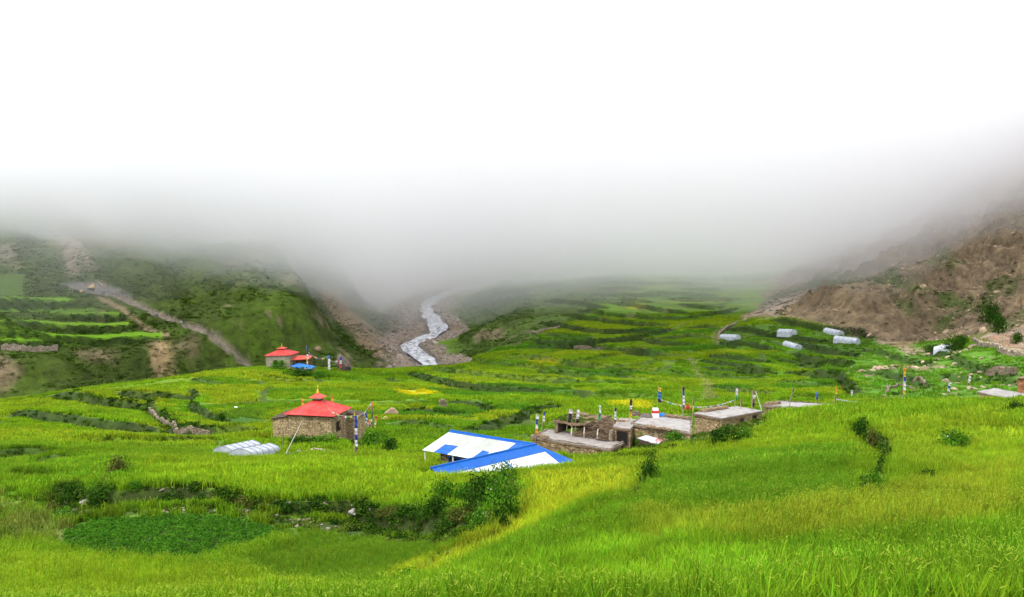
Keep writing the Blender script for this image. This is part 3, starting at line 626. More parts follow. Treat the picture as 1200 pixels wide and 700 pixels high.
def scatter(name, protos, pts, z, scl, rotz, tint, idx, mat=None, tilt=.0, **props):
    n = len(pts)
    if n == 0: return
    me = bpy.data.meshes.new(name); me.vertices.add(n); me.vertices.foreach_set('co', np.c_[pts, z].astype(np.float32).ravel())
    a = me.attributes.new('scl', 'FLOAT_VECTOR', 'POINT'); a.data.foreach_set('vector', np.asarray(scl, np.float32).ravel())
    a = me.attributes.new('rot', 'FLOAT_VECTOR', 'POINT'); rr = np.zeros((n, 3)); rr[:, 2] = rotz; rr[:, 0] = rng.normal(0, tilt, n) if tilt else 0; rr[:, 1] = rng.normal(0, tilt, n) if tilt else 0
    a.data.foreach_set('vector', rr.astype(np.float32).ravel())
    a = me.attributes.new('tint', 'FLOAT_VECTOR', 'POINT'); a.data.foreach_set('vector', np.asarray(tint, np.float32).ravel())
    a = me.attributes.new('pick', 'INT', 'POINT'); a.data.foreach_set('value', np.asarray(idx, np.int32))
    o = link(name, me, None, kind='stuff', **props)
    col = bpy.data.collections.new(name + '_source')
    for i, p in enumerate(protos):
        po = bpy.data.objects.new('%s_source_%d' % (name, i), p); col.objects.link(po)
    g = bpy.data.node_groups.new(name, 'GeometryNodeTree'); g.interface.new_socket('Geometry', in_out='INPUT', socket_type='NodeSocketGeometry'); g.interface.new_socket('Geometry', in_out='OUTPUT', socket_type='NodeSocketGeometry')
    gi = g.nodes.new('NodeGroupInput'); go = g.nodes.new('NodeGroupOutput'); ci = g.nodes.new('GeometryNodeCollectionInfo'); ci.inputs['Collection'].default_value = col
    ci.inputs['Separate Children'].default_value = True; ci.inputs['Reset Children'].default_value = True
    io = g.nodes.new('GeometryNodeInstanceOnPoints'); io.inputs['Pick Instance'].default_value = True
    def attr(nm, t):
        q = g.nodes.new('GeometryNodeInputNamedAttribute'); q.data_type = t; q.inputs['Name'].default_value = nm; return q.outputs['Attribute']
    g.links.new(gi.outputs[0], io.inputs['Points']); g.links.new(ci.outputs[0], io.inputs['Instance']); g.links.new(attr('pick', 'INT'), io.inputs['Instance Index'])
    g.links.new(attr('rot', 'FLOAT_VECTOR'), io.inputs['Rotation']); g.links.new(attr('scl', 'FLOAT_VECTOR'), io.inputs['Scale']); g.links.new(io.outputs[0], go.inputs[0])
    md = o.modifiers.new('scatter', 'NODES'); md.node_group = g; return o
def sample(arr, x, y):
    fi, fj = gidx(x, y)
    if arr.ndim == 2: return bil(arr, fi, fj)
    return np.stack([bil(arr[..., k], fi, fj) for k in range(arr.shape[2])], -1)
def fan_points(n, y0, y1, slack=1.12, pw=1.0):
    """random points of even ground density in the strip of land in front"""
    u = rng.random(n); y = np.sqrt(y0 ** 2 + u * (y1 ** 2 - y0 ** 2)) if pw == 1 else y0 + (y1 - y0) * u ** pw
    x = (rng.random(n) * 2 - 1) * (.5 * slack * y + 9); return x, y
keepout = []      # footprints of buildings and bare plots (world polygons)

# ---------------------------------------------------------------- building helpers
class MB:
    """collects faces in world space; build() links them as one mesh with its origin at a given base"""
    def __init__(s): s.v = []; s.f = []; s.m = []
    def quad(s, *p, m=0):
        n = len(s.v); s.v += [tuple(q) for q in p]; s.f.append(tuple(range(n, n + len(p)))); s.m.append(m)
    def prism(s, foot, z0, z1, m=0, mtop=None, z1b=None):
        """foot: ccw list of (x,y); z0,z1: numbers or per-corner lists"""
        k = len(foot); z0 = [z0] * k if np.isscalar(z0) else z0; z1 = [z1] * k if np.isscalar(z1) else z1
        a = sum(foot[i][0] * foot[(i + 1) % k][1] - foot[(i + 1) % k][0] * foot[i][1] for i in range(k))
        if a < 0: foot = foot[::-1]; z0 = z0[::-1]; z1 = z1[::-1]
        n = len(s.v); s.v += [(x, y, z) for (x, y), z in zip(foot, z0)] + [(x, y, z) for (x, y), z in zip(foot, z1)]
        for i in range(k):
            j = (i + 1) % k; s.f.append((n + i, n + j, n + k + j, n + k + i)); s.m.append(m)
        s.f.append(tuple(n + k + i for i in range(k))); s.m.append(m if mtop is None else mtop)
        s.f.append(tuple(n + i for i in range(k - 1, -1, -1))); s.m.append(m)
    def bar(s, p, q, r, n=6, r2=None, m=0):
        p = Vector(p); q = Vector(q); r2 = r if r2 is None else r2; d = (q - p); d.normalize()
        a = d.cross(Vector((0, 0, 1))); a = Vector((1, 0, 0)) if a.length < .01 else a; a.normalize(); b = d.cross(a); k = len(s.v)
        for i in range(n):
            t = 6.28318 * i / n; o = a * math.cos(t) + b * math.sin(t); s.v.append(tuple(p + o * r)); s.v.append(tuple(q + o * r2))
        for i in range(n):
            j = (i + 1) % n; s.f.append((k + 2 * i, k + 2 * j, k + 2 * j + 1, k + 2 * i + 1)); s.m.append(m)
        s.f.append(tuple(k + 2 * i for i in range(n))[::-1]); s.m.append(m); s.f.append(tuple(k + 2 * i + 1 for i in range(n))); s.m.append(m)
    def build(s, name, mats, parent, smooth=False, bevel=0):
        base = parent.location if parent is not None else Vector((0, 0, 0)); return s._mk(name, mats, parent, base, smooth, bevel)
    def _mk(s, name, mats, parent, base, smooth=False, bevel=0):
        me = bpy.data.meshes.new(name); me.from_pydata([(x - base[0], y - base[1], z - base[2]) for x, y, z in s.v], [], s.f); me.update()
        for m in (mats if isinstance(mats, (list, tuple)) else [mats]): me.materials.append(m)
        me.polygons.foreach_set('material_index', s.m)
        import bmesh
        bm = bmesh.new(); bm.from_mesh(me); bmesh.ops.recalc_face_normals(bm, faces=bm.faces); bm.to_mesh(me); bm.free()
        if smooth: me.polygons.foreach_set('use_smooth', [True] * len(me.polygons))
        o = bpy.data.objects.new(name, me); C.objects.link(o)
        if parent is not None: o.parent = parent
        else: o.location = base
        return o
def thing(name, label, cat, loc, group=None):
    o = bpy.data.objects.new(name, None); C.objects.link(o); o.location = loc; o.empty_display_size = .3; o['label'] = label; o['category'] = cat
    if group: o['group'] = group
    bpy.context.view_layer.update() if False else None
    return o
def tag(o, label, cat, group=None):
    o['label'] = label; o['category'] = cat
    if group: o['group'] = group
    return o
def sub(parent, child):       # child mesh built in the thing's space under a part whose own transform is the identity
    child.parent = parent; return child
def stone_wall_mat(name, c1, c2, c3, sc_=1.0, mortar=(.055, .042, .03)):
    """coursed rubble: flat stones with dark joints, fixed to the wall by its own geometry"""
    m, nt, o = newmat(name); b = N(nt, 'ShaderNodeBsdfPrincipled', i_Roughness=.9); b.inputs['Specular IOR Level'].default_value = .1; nt.links.new(b.outputs[0], o.inputs['Surface'])
    tc = N(nt, 'ShaderNodeTexCoord'); mp = N(nt, 'ShaderNodeMapping'); mp.inputs['Scale'].default_value = (2.6 * sc_, 2.6 * sc_, 6.5 * sc_); nt.links.new(tc.outputs['Object'], mp.inputs[0])
    v = N(nt, 'ShaderNodeTexVoronoi', i_Scale=1.0, i_Randomness=.85); nt.links.new(mp.outputs[0], v.inputs['Vector'])
    e = N(nt, 'ShaderNodeTexVoronoi', feature='DISTANCE_TO_EDGE', i_Scale=1.0, i_Randomness=.85); nt.links.new(mp.outputs[0], e.inputs['Vector'])
    sp = N(nt, 'ShaderNodeSeparateColor'); nt.links.new(v.outputs['Color'], sp.inputs[0])
    cr = N(nt, 'ShaderNodeValToRGB'); nt.links.new(sp.outputs[0], cr.inputs[0]); el = cr.color_ramp.elements
    el[0].position = 0; el[0].color = (*c1, 1); el[1].position = 1; el[1].color = (*c3, 1); q = el.new(.5); q.color = (*c2, 1)
    gt = N(nt, 'ShaderNodeMapRange'); gt.inputs[1].default_value = .02; gt.inputs[2].default_value = .09; nt.links.new(e.outputs['Distance'], gt.inputs[0])
    mx = N(nt, 'ShaderNodeMix', data_type='RGBA'); mx.inputs['A'].default_value = (*mortar, 1); nt.links.new(gt.outputs[0], mx.inputs['Factor']); nt.links.new(cr.outputs[0], mx.inputs['B'])
    nz = N(nt, 'ShaderNodeTexNoise', i_Scale=.5, i_Detail=4.0); nt.links.new(tc.outputs['Object'], nz.inputs['Vector'])
    mr = N(nt, 'ShaderNodeMapRange'); mr.inputs[1].default_value = .3; mr.inputs[2].default_value = .7; mr.inputs[3].default_value = .72; mr.inputs[4].default_value = 1.2; nt.links.new(nz.outputs[0], mr.inputs[0])
    vm = N(nt, 'ShaderNodeVectorMath', operation='SCALE'); nt.links.new(mx.outputs['Result'], vm.inputs[0]); nt.links.new(mr.outputs[0], vm.inputs['Scale']); nt.links.new(vm.outputs[0], b.inputs['Base Color'])
    bp = N(nt, 'ShaderNodeBump', i_Strength=.9, i_Distance=.06); nt.links.new(gt.outputs[0], bp.inputs['Height']); nt.links.new(bp.outputs[0], b.inputs['Normal'])
    return m
M_STONE = stone_wall_mat('stone_wall', (.25, .175, .085), (.35, .255, .135), (.46, .36, .21))
M_STONE2 = stone_wall_mat('brown_stone_wall', (.14, .095, .05), (.24, .17, .09), (.34, .25, .15))
M_PLASTER = stone_wall_mat('pale_stone_wall', (.24, .20, .14), (.30, .26, .19), (.36, .32, .25), mortar=(.18, .15, .11))
M_DRY = stone_wall_mat('dry_stone', (.13, .10, .065), (.20, .155, .105), (.28, .23, .17), .8)
M_RED = pmat('red_painted_sheet', (.36, .022, .020), .55, (.44, .060, .050), .8, .01, 3)
M_RED2 = pmat('faded_red_sheet', (.38, .04, .028), .55, (.46, .09, .06), 1.0)
M_GOLD = pmat('gilded_metal', (.75, .48, .06), .35, metal=.6)
M_DARKW = pmat('dark_timber', (.045, .032, .022), .8, (.075, .05, .035), 3)
M_WHITEP = pmat('white_paint', (.78, .77, .74), .6, (.62, .60, .56), 1.5)
M_HOLE = pmat('unlit_interior', (.012, .010, .009), .9)
M_MUD = pmat('mud_roof', (.25, .228, .215), .9, (.15, .125, .10), .9, .04, 4, contrast=(.42, .75))
M_MUD2 = pmat('pale_slab_roof', (.27, .255, .245), .85, (.13, .11, .09), 1.2, .05, 3, contrast=(.45, .75))
M_EDGE = pmat('roof_edge_timber', (.10, .065, .04), .9, (.19, .13, .08), 3, .04, 5)
M_BLUE = pmat('blue_roof_sheet', (.002, .075, .32), .5, (.002, .062, .27), 1.2, .01, 6)
M_TARP = pmat('blue_tarpaulin', (.006, .10, .36), .45, (.01, .14, .42), 1.0, .05, 2)
M_TEAL = pmat('teal_tarpaulin', (.02, .22, .38), .5, (.03, .30, .45), 1.5, .05, 2)
M_WSHEET = pmat('white_roof_sheet', (.50, .51, .53), .5, (.36, .37, .40), 1.5, .01, 6)
M_GSHEET = pmat('grey_translucent_sheet', (.25, .26, .235), .5, (.30, .31, .28), 1.5)
M_POLE = pmat('weathered_pole', (.30, .24, .17), .85, (.20, .15, .10), 4)
M_WPOLE = pmat('pale_pole', (.62, .58, .52), .8, (.45, .40, .34), 3)
def cloth_mat(name, c):
    m, nt, o = newmat(name); d = N(nt, 'ShaderNodeBsdfDiffuse'); t = N(nt, 'ShaderNodeBsdfTranslucent'); s = N(nt, 'ShaderNodeMixShader'); s.inputs[0].default_value = .3
    nz = N(nt, 'ShaderNodeTexNoise', i_Scale=6.0); tc = N(nt, 'ShaderNodeTexCoord'); nt.links.new(tc.outputs['Object'], nz.inputs['Vector'])
    mx = N(nt, 'ShaderNodeMix', data_type='RGBA'); mx.inputs['A'].default_value = (*c, 1); mx.inputs['B'].default_value = (*[k * .7 + .03 for k in c], 1); nt.links.new(nz.outputs[0], mx.inputs['Factor'])
    nt.links.new(mx.outputs['Result'], d.inputs[0]); nt.links.new(mx.outputs['Result'], t.inputs[0]); nt.links.new(d.outputs[0], s.inputs[1]); nt.links.new(t.outputs[0], s.inputs[2]); nt.links.new(s.outputs[0], o.inputs['Surface']); return m
CL = {'b': cloth_mat('blue_cloth', (.02, .045, .25)), 'w': cloth_mat('white_cloth', (.52, .51, .50)), 'r': cloth_mat('red_cloth', (.50, .04, .03)), 'g': cloth_mat('green_cloth', (.02, .22, .08)),
      'y': cloth_mat('yellow_cloth', (.50, .36, .02)), 'o': cloth_mat('orange_cloth', (.60, .20, .02)), 'k': cloth_mat('dark_cloth', (.025, .022, .02)), 'p': cloth_mat('pale_cloth', (.50, .50, .55)), 't': cloth_mat('sky_blue_cloth', (.02, .14, .36)), 'n': cloth_mat('brown_cloth', (.16, .10, .06))}
KEEP = np.zeros(gz.shape)
def keep(poly, pad=.4, v=1.0):
    p = np.asarray(poly, float); c = p.mean(0); win = window(p, pad + 2)
    if win is None: return
    X, Y = gx[win], gy[win]; d = np.abs(polydist(X, Y, np.vstack([p, p[:1]]))[0]); m = inpoly(X, Y, p) | (d < pad); KEEP[win] = np.maximum(KEEP[win], m * v)
def rough_mesh(o, amp=.04, size=.6, seed=1):
    """slump and unevenness for old masonry: cut into small pieces and shift"""
    import bmesh
    bm = bmesh.new(); bm.from_mesh(o.data)
    bmesh.ops.triangulate(bm, faces=[f for f in bm.faces if len(f.verts) > 4])
    for _ in range(4):
        e = [e for e in bm.edges if e.calc_length() > size]
        if not e: break
        bmesh.ops.subdivide_edges(bm, edges=e, cuts=1, use_grid_fill=True)
    for v in bm.verts:
        x, y, z = v.co; v.co.x += amp * float(vnoise(np.array(x * 1.3 + z), np.array(y * 1.3), seed)); v.co.y += amp * float(vnoise(np.array(x * 1.3), np.array(y * 1.3 + z), seed + 1)); v.co.z += amp * float(vnoise(np.array(x * 1.7), np.array(y * 1.7), seed + 2))
    bm.to_mesh(o.data); bm.free(); o.data.update(); return o
def inset(a, b, t): return (a[0] + (b[0] - a[0]) * t, a[1] + (b[1] - a[1]) * t)
def opening(par, a, b, t0, t1, z0, z1, name='window', mat=None, frame=None, deep=.10):
    """a dark recessed-looking opening on the wall from a to b (outside on the right of a->b): frame proud of the wall, pane set back inside it"""
    dx, dy = b[0] - a[0], b[1] - a[1]; l = math.hypot(dx, dy); ux, uy = dx / l, dy / l; nx, ny = uy, -ux
    p, q = inset(a, b, t0), inset(a, b, t1); o_ = .012; fr = .09
    mb = MB(); mb.prism([(p[0] - nx * .05, p[1] - ny * .05), (q[0] - nx * .05, q[1] - ny * .05), (q[0] + nx * o_, q[1] + ny * o_), (p[0] + nx * o_, p[1] + ny * o_)], z0, z1)
    w_ = mb.build(name, mat or M_HOLE, par)
    fb = MB()
    for (s0, s1, za, zb) in ((-fr, 0, z0 - fr, z1 + fr), (math.hypot(q[0] - p[0], q[1] - p[1]), math.hypot(q[0] - p[0], q[1] - p[1]) + fr, z0 - fr, z1 + fr), (0, math.hypot(q[0] - p[0], q[1] - p[1]), z1, z1 + fr), (0, math.hypot(q[0] - p[0], q[1] - p[1]), z0 - fr, z0)):
        c0 = (p[0] + ux * s0, p[1] + uy * s0); c1 = (p[0] + ux * s1, p[1] + uy * s1)
        fb.prism([(c0[0] - nx * .04, c0[1] - ny * .04), (c1[0] - nx * .04, c1[1] - ny * .04), (c1[0] + nx * .07, c1[1] + ny * .07), (c0[0] + nx * .07, c0[1] + ny * .07)], za, zb)
    f_ = fb._mk('frame', frame or M_DARKW, None, par.location); f_.location = (0, 0, 0); f_.parent = w_; return w_

# ---------------------------------------------------------------- the near temple
gz0 = float(H(-24.1, 135.6)); base = Vector((-24.1, 135.0, CAMZ - 30.15))
t = thing('temple', 'square stone temple with a red pyramid roof topped by a small red cupola', 'temple', base)
Np = Vector((-24.1, 135.0)); u = Vector((-.975, .22)); u.normalize(); v = Vector((.22, .975)); v.normalize()
def uv(a, b): p = Np + u * a + v * b; return (p.x, p.y)
zb = base.z - 1.2; zt = base.z + 3.0
mb = MB(); mb.prism([uv(0, 0), uv(0, 5.4), uv(6.2, 5.4), uv(6.2, 0)], zb, zt); rough_mesh(mb.build('wall', M_STONE, t), .05)
mb = MB(); mb.prism([uv(6.2, .15), uv(8.7, .35), uv(8.7, 4.6), uv(6.2, 5.0)], zb, [zt - .25, zt - .75, zt - .6, zt - .2]); ax = rough_mesh(mb.build('annex', M_STONE, t), .05)
mb = MB(); mb.prism([uv(6.0, 0), uv(8.9, .15), uv(8.9, 4.8), uv(6.0, 5.2)], [zt - .21, zt - .71, zt - .56, zt - .16], [zt - .09, zt - .58, zt - .43, zt - .04]); r_ = mb.build('roof', M_DARKW, t); r_.parent = ax
mb = MB(); mb.prism([uv(0.6, 5.4), uv(-1.6, 5.6), uv(-1.6, 8.2), uv(3, 8.2)], zb, [zt - .5, zt - 1.0, zt - 1.0, zt - .5]); ax = rough_mesh(mb.build('annex', M_STONE, t), .05)
mb = MB(); mb.prism([uv(0.6, 5.45), uv(-1.8, 5.45), uv(-1.8, 8.4), uv(3, 8.4)], [zt - .46, zt - .98, zt - .98, zt - .46], [zt - .36, zt - .86, zt - .86, zt - .36]); r_ = mb.build('roof', M_DARKW, t); r_.parent = ax
def pyramid(mb, c, hx, hy, z0, z1, th=.1, flat=0.0, m=0, curve=.0):
    P = [(-hx, -hy), (hx, -hy), (hx, hy), (-hx, hy)]
    Q = [uvc(c, a, b) for a, b in P]; Qt = [uvc(c, a * flat, b * flat) for a, b in P]
    Qm = [uvc(c, a * (flat + (1 - flat) * .5), b * (flat + (1 - flat) * .5)) for a, b in P]; zm = z0 + (z1 - z0) * (.5 - curve)
    for i in range(4):
        j = (i + 1) % 4
        mb.quad((*Q[i], z0), (*Q[j], z0), (*Qm[j], zm), (*Qm[i], zm), m=m); mb.quad((*Qm[i], zm), (*Qm[j], zm), (*Qt[j], z1), (*Qt[i], z1), m=m)
        mb.quad((*Q[i], z0 - th), (*Q[j], z0 - th), (*Q[j], z0), (*Q[i], z0), m=m)
    mb.quad(*[(*q, z0 - th) for q in Q], m=m)
    if flat: mb.quad(*[(*q, z1) for q in Qt], m=m)
def uvc(c, a, b): p = Np + u * (c[0] + a) + v * (c[1] + b); return (p.x, p.y)
cc = (3.1, 2.7)
mb = MB(); pyramid(mb, cc, 3.25, 2.85, zt, zt + .16, .05, .999); mb.build('eave_board', M_DARKW, t)
mb = MB(); pyramid(mb, cc, 3.65, 3.25, zt + .22, zt + 1.75, .05, .12, curve=.02); rf = mb.build('roof', M_RED, t)
mb = MB()
for i in range(4):
    P = [(-3.66, -3.26), (3.66, -3.26), (3.66, 3.26), (-3.66, 3.26)][i]; a = uvc(cc, *P); b_ = uvc(cc, P[0] * .12, P[1] * .12); m_ = uvc(cc, P[0] * .56, P[1] * .56); mb.bar((*a, zt + .24), (*m_, zt + .22 + 1.53 * .48 + .02), .035, 5); mb.bar((*m_, zt + .22 + 1.53 * .48 + .02), (*b_, zt + 1.77), .035, 5)
sub(rf, mb.build('ridge_cap', M_RED2, t))
mb = MB(); mb.prism([uvc(cc, a, b) for a, b in ((-.5, -.45), (.5, -.45), (.5, .45), (-.5, .45))], zt + 1.6, zt + 2.15); dr = mb.build('lantern', M_WHITEP, t)
mb = MB(); mb.prism([uvc(cc, a, b) for a, b in ((-.56, -.5), (.56, -.5), (.56, .5), (-.56, .5))], zt + 1.72, zt + 1.9); sub(dr, mb.build('band', M_DARKW, t))
mb = MB(); pyramid(mb, cc, 1.0, .92, zt + 2.15, zt + 2.72, .05, .06, curve=.04); mb.build('cupola_roof', M_RED2, t)
mb = MB(); cx_, cy_ = uvc(cc, 0, 0)
for z0_, z1_, ra, rb in ((2.7, 2.86, .20, .16), (2.86, 3.05, .10, .13), (3.05, 3.2, .15, .08), (3.2, 3.75, .07, .015)): mb.bar((cx_, cy_, zt + z0_), (cx_, cy_, zt + z1_), ra, 8, rb)
mb.build('finial', M_GOLD, t, True)
opening(t, uv(0, 0), uv(0, 5.4), .30, .52, base.z + .75, base.z + 1.95, 'door')
keep([uv(-1.8, -.4), uv(-1.8, 8.4), uv(9, 8.4), uv(9, -.4)])

# ---------------------------------------------------------------- the far temple and its blue roofed shed
Np = Vector(onplane(340, 430, -43.4)); u = Vector((-.985, -.17)); v = Vector((.17, .985)); zb0 = CAMZ - 43.4; zt = zb0 + 3.35
t = thing('temple', 'small far temple with red roof and two dark windows at the foot of the hill', 'temple', (Np.x, Np.y, zb0))
mb = MB(); mb.prism([uv(0, 0), uv(0, 6), uv(6.7, 6), uv(6.7, 0)], zb0 - 2, zt); mb.build('wall', M_PLASTER, t)
cc = (3.35, 3.0); mb = MB(); pyramid(mb, cc, 3.75, 3.4, zt + .02, zt + 1.3, .1, .22); rf = mb.build('roof', M_RED, t)
mb = MB(); mb.prism([uvc(cc, a, b) for a, b in ((-.75, -.7), (.75, -.7), (.75, .7), (-.75, .7))], zt + 1.2, zt + 1.65); mb.build('lantern', M_DARKW, t)
mb = MB(); pyramid(mb, cc, 1.25, 1.15, zt + 1.65, zt + 2.05, .06, .06); mb.build('cupola_roof', M_RED2, t)
cx_, cy_ = uvc(cc, 0, 0); mb = MB(); mb.bar((cx_, cy_, zt + 2.0), (cx_, cy_, zt + 3.1), .12, 6, .04); mb.build('finial', M_GOLD, t)
opening(t, uv(6.7, 0), uv(0, 0), .34, .47, zb0 + .75, zb0 + 1.9, 'window'); opening(t, uv(6.7, 0), uv(0, 0), .60, .72, zb0 + .65, zb0 + 1.8, 'window')
mb = MB(); mb.prism([uv(-.02, .5), uv(-5, .9), uv(-5, 4.2), uv(-.02, 4.2)], [zb0 + 1.75, zb0 + 1.9, zb0 + 2.55, zb0 + 2.55], [zb0 + 1.83, zb0 + 1.98, zb0 + 2.63, zb0 + 2.63]); mb.build('porch_roof', M_RED2, t)
for a in (-.5, -2.6, -4.8):
    mb = MB(); x_, y_ = uv(a, 1.2); mb.bar((x_, y_, zb0 - 1), (x_, y_, zb0 + 1.8), .1); mb.build('porch_post', M_DARKW, t)
mb = MB(); mb.prism([uv(-.3, 3.9), uv(-4.8, 3.9), uv(-4.8, 4.2), uv(-.3, 4.2)], zb0 - 1, zb0 + 2.4); mb.build('porch_wall', M_STONE2, t)
sp = [onplane(340, 429, -42.5), onplane(360, 433, -42.5), onplane(370.5, 429.5, -42.5), onplane(350.5, 426.2, -42.5)]
zc = CAMZ - 42.5; t = thing('shed', 'low stone shed under a flat bright blue roof beside the far temple', 'shed', (*sp[0], zc - 1.5))
def shrink(P, k):
    c = np.mean(P, 0); return [tuple(c + (np.array(p) - c) * k) for p in P]
mb = MB(); mb.prism(shrink(sp, .9), zc - 3.5, zc - .1); mb.build('wall', M_STONE, t)
mb = MB(); mb.prism(sp, [zc - .15, zc - .3, zc - .1, zc], [zc - .03, zc - .18, zc + .02, zc + .12]); mb.build('roof', M_TARP, t)
keep(sp, 2); keep([uv(-5, -.5), uv(-5, 6.5), uv(7, 6.5), uv(7, -.5)], 1)

# ---------------------------------------------------------------- the blue and white L-shaped building
zr = CAMZ - 22.0; ze = CAMZ - 23.15
A0 = onplane(528, 505, -22); Cc = onplane(628, 521, -22); B0 = onplane(505, 549, -22)
Ae = onplane(500, 528.5, -23.15)
A0, Cc, B0, Ae = map(lambda q: np.array(q), (A0, Cc, B0, Ae)); wa = Ae - A0          # from ridge to inner eave
dA = (A0 - Cc) / np.linalg.norm(A0 - Cc); dB = (B0 - Cc) / np.linalg.norm(B0 - Cc)
nA = wa - dA * (wa @ dA); WA = np.linalg.norm(nA); nA /= WA; nB = np.array([-dB[1], dB[0]]); nB = nB if nB @ (Cc - A0) > 0 or True else nB
if nB @ (np.array([Cc[0] + 5, Cc[1] - 5]) - Cc) < 0: nB = -nB       # outer side of wing B: towards the viewer's right
WB = 2.7; W2 = 1.3
def line_x(p, d, q, e):
    t_ = np.linalg.solve(np.c_[d, -e], q - p)[0]; return p + d * t_
inner = line_x(A0 + nA * WA, dA, B0 - nB * WB, dB)        # inner valley foot
outer = line_x(A0 - nA * W2, dA, B0 + nB * WB * 1.25, dB)  # outer hip foot
bt = thing('farm_building', 'L-shaped farm building with a blue and white sheet roof', 'building', (*Cc, ze - 2.4))
def rquad(mb, P, z, m, n1=1): mb.quad(*[(p[0], p[1], zz) for p, zz in zip(P, z)], m=m)
mb = MB()   # wing A, slope facing the yard: a checker of white, grey and blue sheets, slightly proud of one another
eA = A0 + nA * WA; LA = np.linalg.norm(A0 - Cc); over = dA * .0
def slopeA(s, r):      # s along the ridge from A0 (0) to Cc (LA); r from ridge 0 to eave 1
    p = A0 - dA * s + nA * WA * r; return (p[0], p[1], zr + (ze - zr) * r)
cols = [0.0, .19, .36, .50, .66, .84]; 
def panel(mb, f, s0, s1, r0, r1, m, lift=0.0):
    mb.quad(*[(q[0], q[1], q[2] + lift) for q in (f(s0, r0), f(s1, r0), f(s1, r1), f(s0, r1))], m=m)
sI = LA * .86
panel(mb, slopeA, 0, LA, 0, .08, 1, .03)
upper = [(0, .20, 0), (.20, .36, 2), (.36, .45, 0), (.45, .61, 2), (.61, .80, 0), (.80, 1.0, 1)]
lower = [(0, .14, 0), (.14, .30, 1), (.30, .58, 0), (.58, .76, 1), (.76, .90, 0), (.90, 1.0, 1)]
for a, b, m in upper: panel(mb, slopeA, a * LA, b * LA, .08, .60, m, .012 if m else 0)
inS = float((A0 - inner) @ dA)
for a, b, m in lower:
    b2 = min(b * LA, inS) if a * LA < inS else None
    if b2: panel(mb, slopeA, a * LA, b2, .60, 1.0, m, .006 if m else 0)
q = slopeA(inS, 1.0); mb.quad(slopeA(inS, .60), slopeA(LA, .60), slopeA(LA, .0), slopeA(inS, .60), m=1) if False else None
mb.quad(slopeA(inS, .60), slopeA(LA, .60), (q[0], q[1], q[2]), m=0)
mb.build('roof_slope', [M_WSHEET, M_BLUE, M_GSHEET], bt)
LB = np.linalg.norm(B0 - Cc)
def slopeB(s, r):      # outer slope of wing B
    p = Cc + dB * s + nB * WB * 1.25 * r; return (p[0], p[1], zr + (ze - .25 - zr) * r)
mb = MB(); panel(mb, slopeB, 0, LB, 0, .36, 1, .03)
for a, b, m in ((0.0, .40, 0), (.40, .42, 1), (.42, .70, 0), (.70, .72, 1), (.72, .86, 0), (.86, 1, 1)): panel(mb, slopeB, a * LB, b * LB, .36, 1.0, m, .02 if m else 0)
mb.build('roof_slope', [M_WSHEET, M_BLUE, M_GSHEET], bt)
mb = MB()   # hip at the corner, blue
mb.quad((*Cc, zr), (*(Cc + nB * WB * 1.25), ze - .25), (*outer, ze - .2), m=1); mb.quad((*Cc, zr), (*outer, ze - .2), (*(Cc - nA * W2), ze), m=1)
panel(mb, lambda s, r: (*(Cc + dA * s - nA * W2 * r), zr + (ze - zr) * r), 0, LA, 0, 1, 1); mb.build('roof_slope', [M_WSHEET, M_BLUE], bt)
mb = MB()   # yard side of wing B
mb.quad((*Cc, zr), (*B0, zr), (*(B0 - nB * WB), ze), (*inner, ze), m=0); mb.build('roof_slope', [M_BLUE], bt)
mb = MB(); mb.bar((*A0, zr + .03), (*Cc, zr + .03), .09, 6); mb.bar((*B0, zr + .03), (*Cc, zr + .03), .12, 6); mb.build('ridge_cap', M_BLUE, bt)
iw = .7
wl = [tuple(A0 + nA * WA * .80 - dA * 1.6), tuple(inner + (Cc - inner) * .2), tuple(B0 - nB * WB * .7), tuple(B0 + nB * WB * .9), tuple(outer + (Cc - outer) * .18), tuple(A0 - nA * W2 * .8 - dA * .5)]
mb = MB(); mb.prism(wl, ze - 3.4, ze - .12); mb.build('wall', M_STONE2, bt)
p0 = eA; 
for s in (.15, LA * .35, LA * .62):
    q = slopeA(s, .94); mb = MB(); mb.bar((q[0], q[1], ze - 3), (q[0], q[1], q[2] - .02), .07); mb.build('post', M_WPOLE, bt)
a_, b_ = wl[1], wl[0]
opening(bt, wl[0], wl[1], .18, .42, ze - 1.5, ze - .5, 'window', frame=M_BLUE); opening(bt, wl[0], wl[1], .55, .75, ze - 1.5, ze - .5, 'window', frame=M_BLUE)
keep([tuple(A0 - nA * W2), tuple(eA), tuple(inner), tuple(B0 - nB * WB), tuple(B0 + nB * WB * 1.25), tuple(outer)], .2)

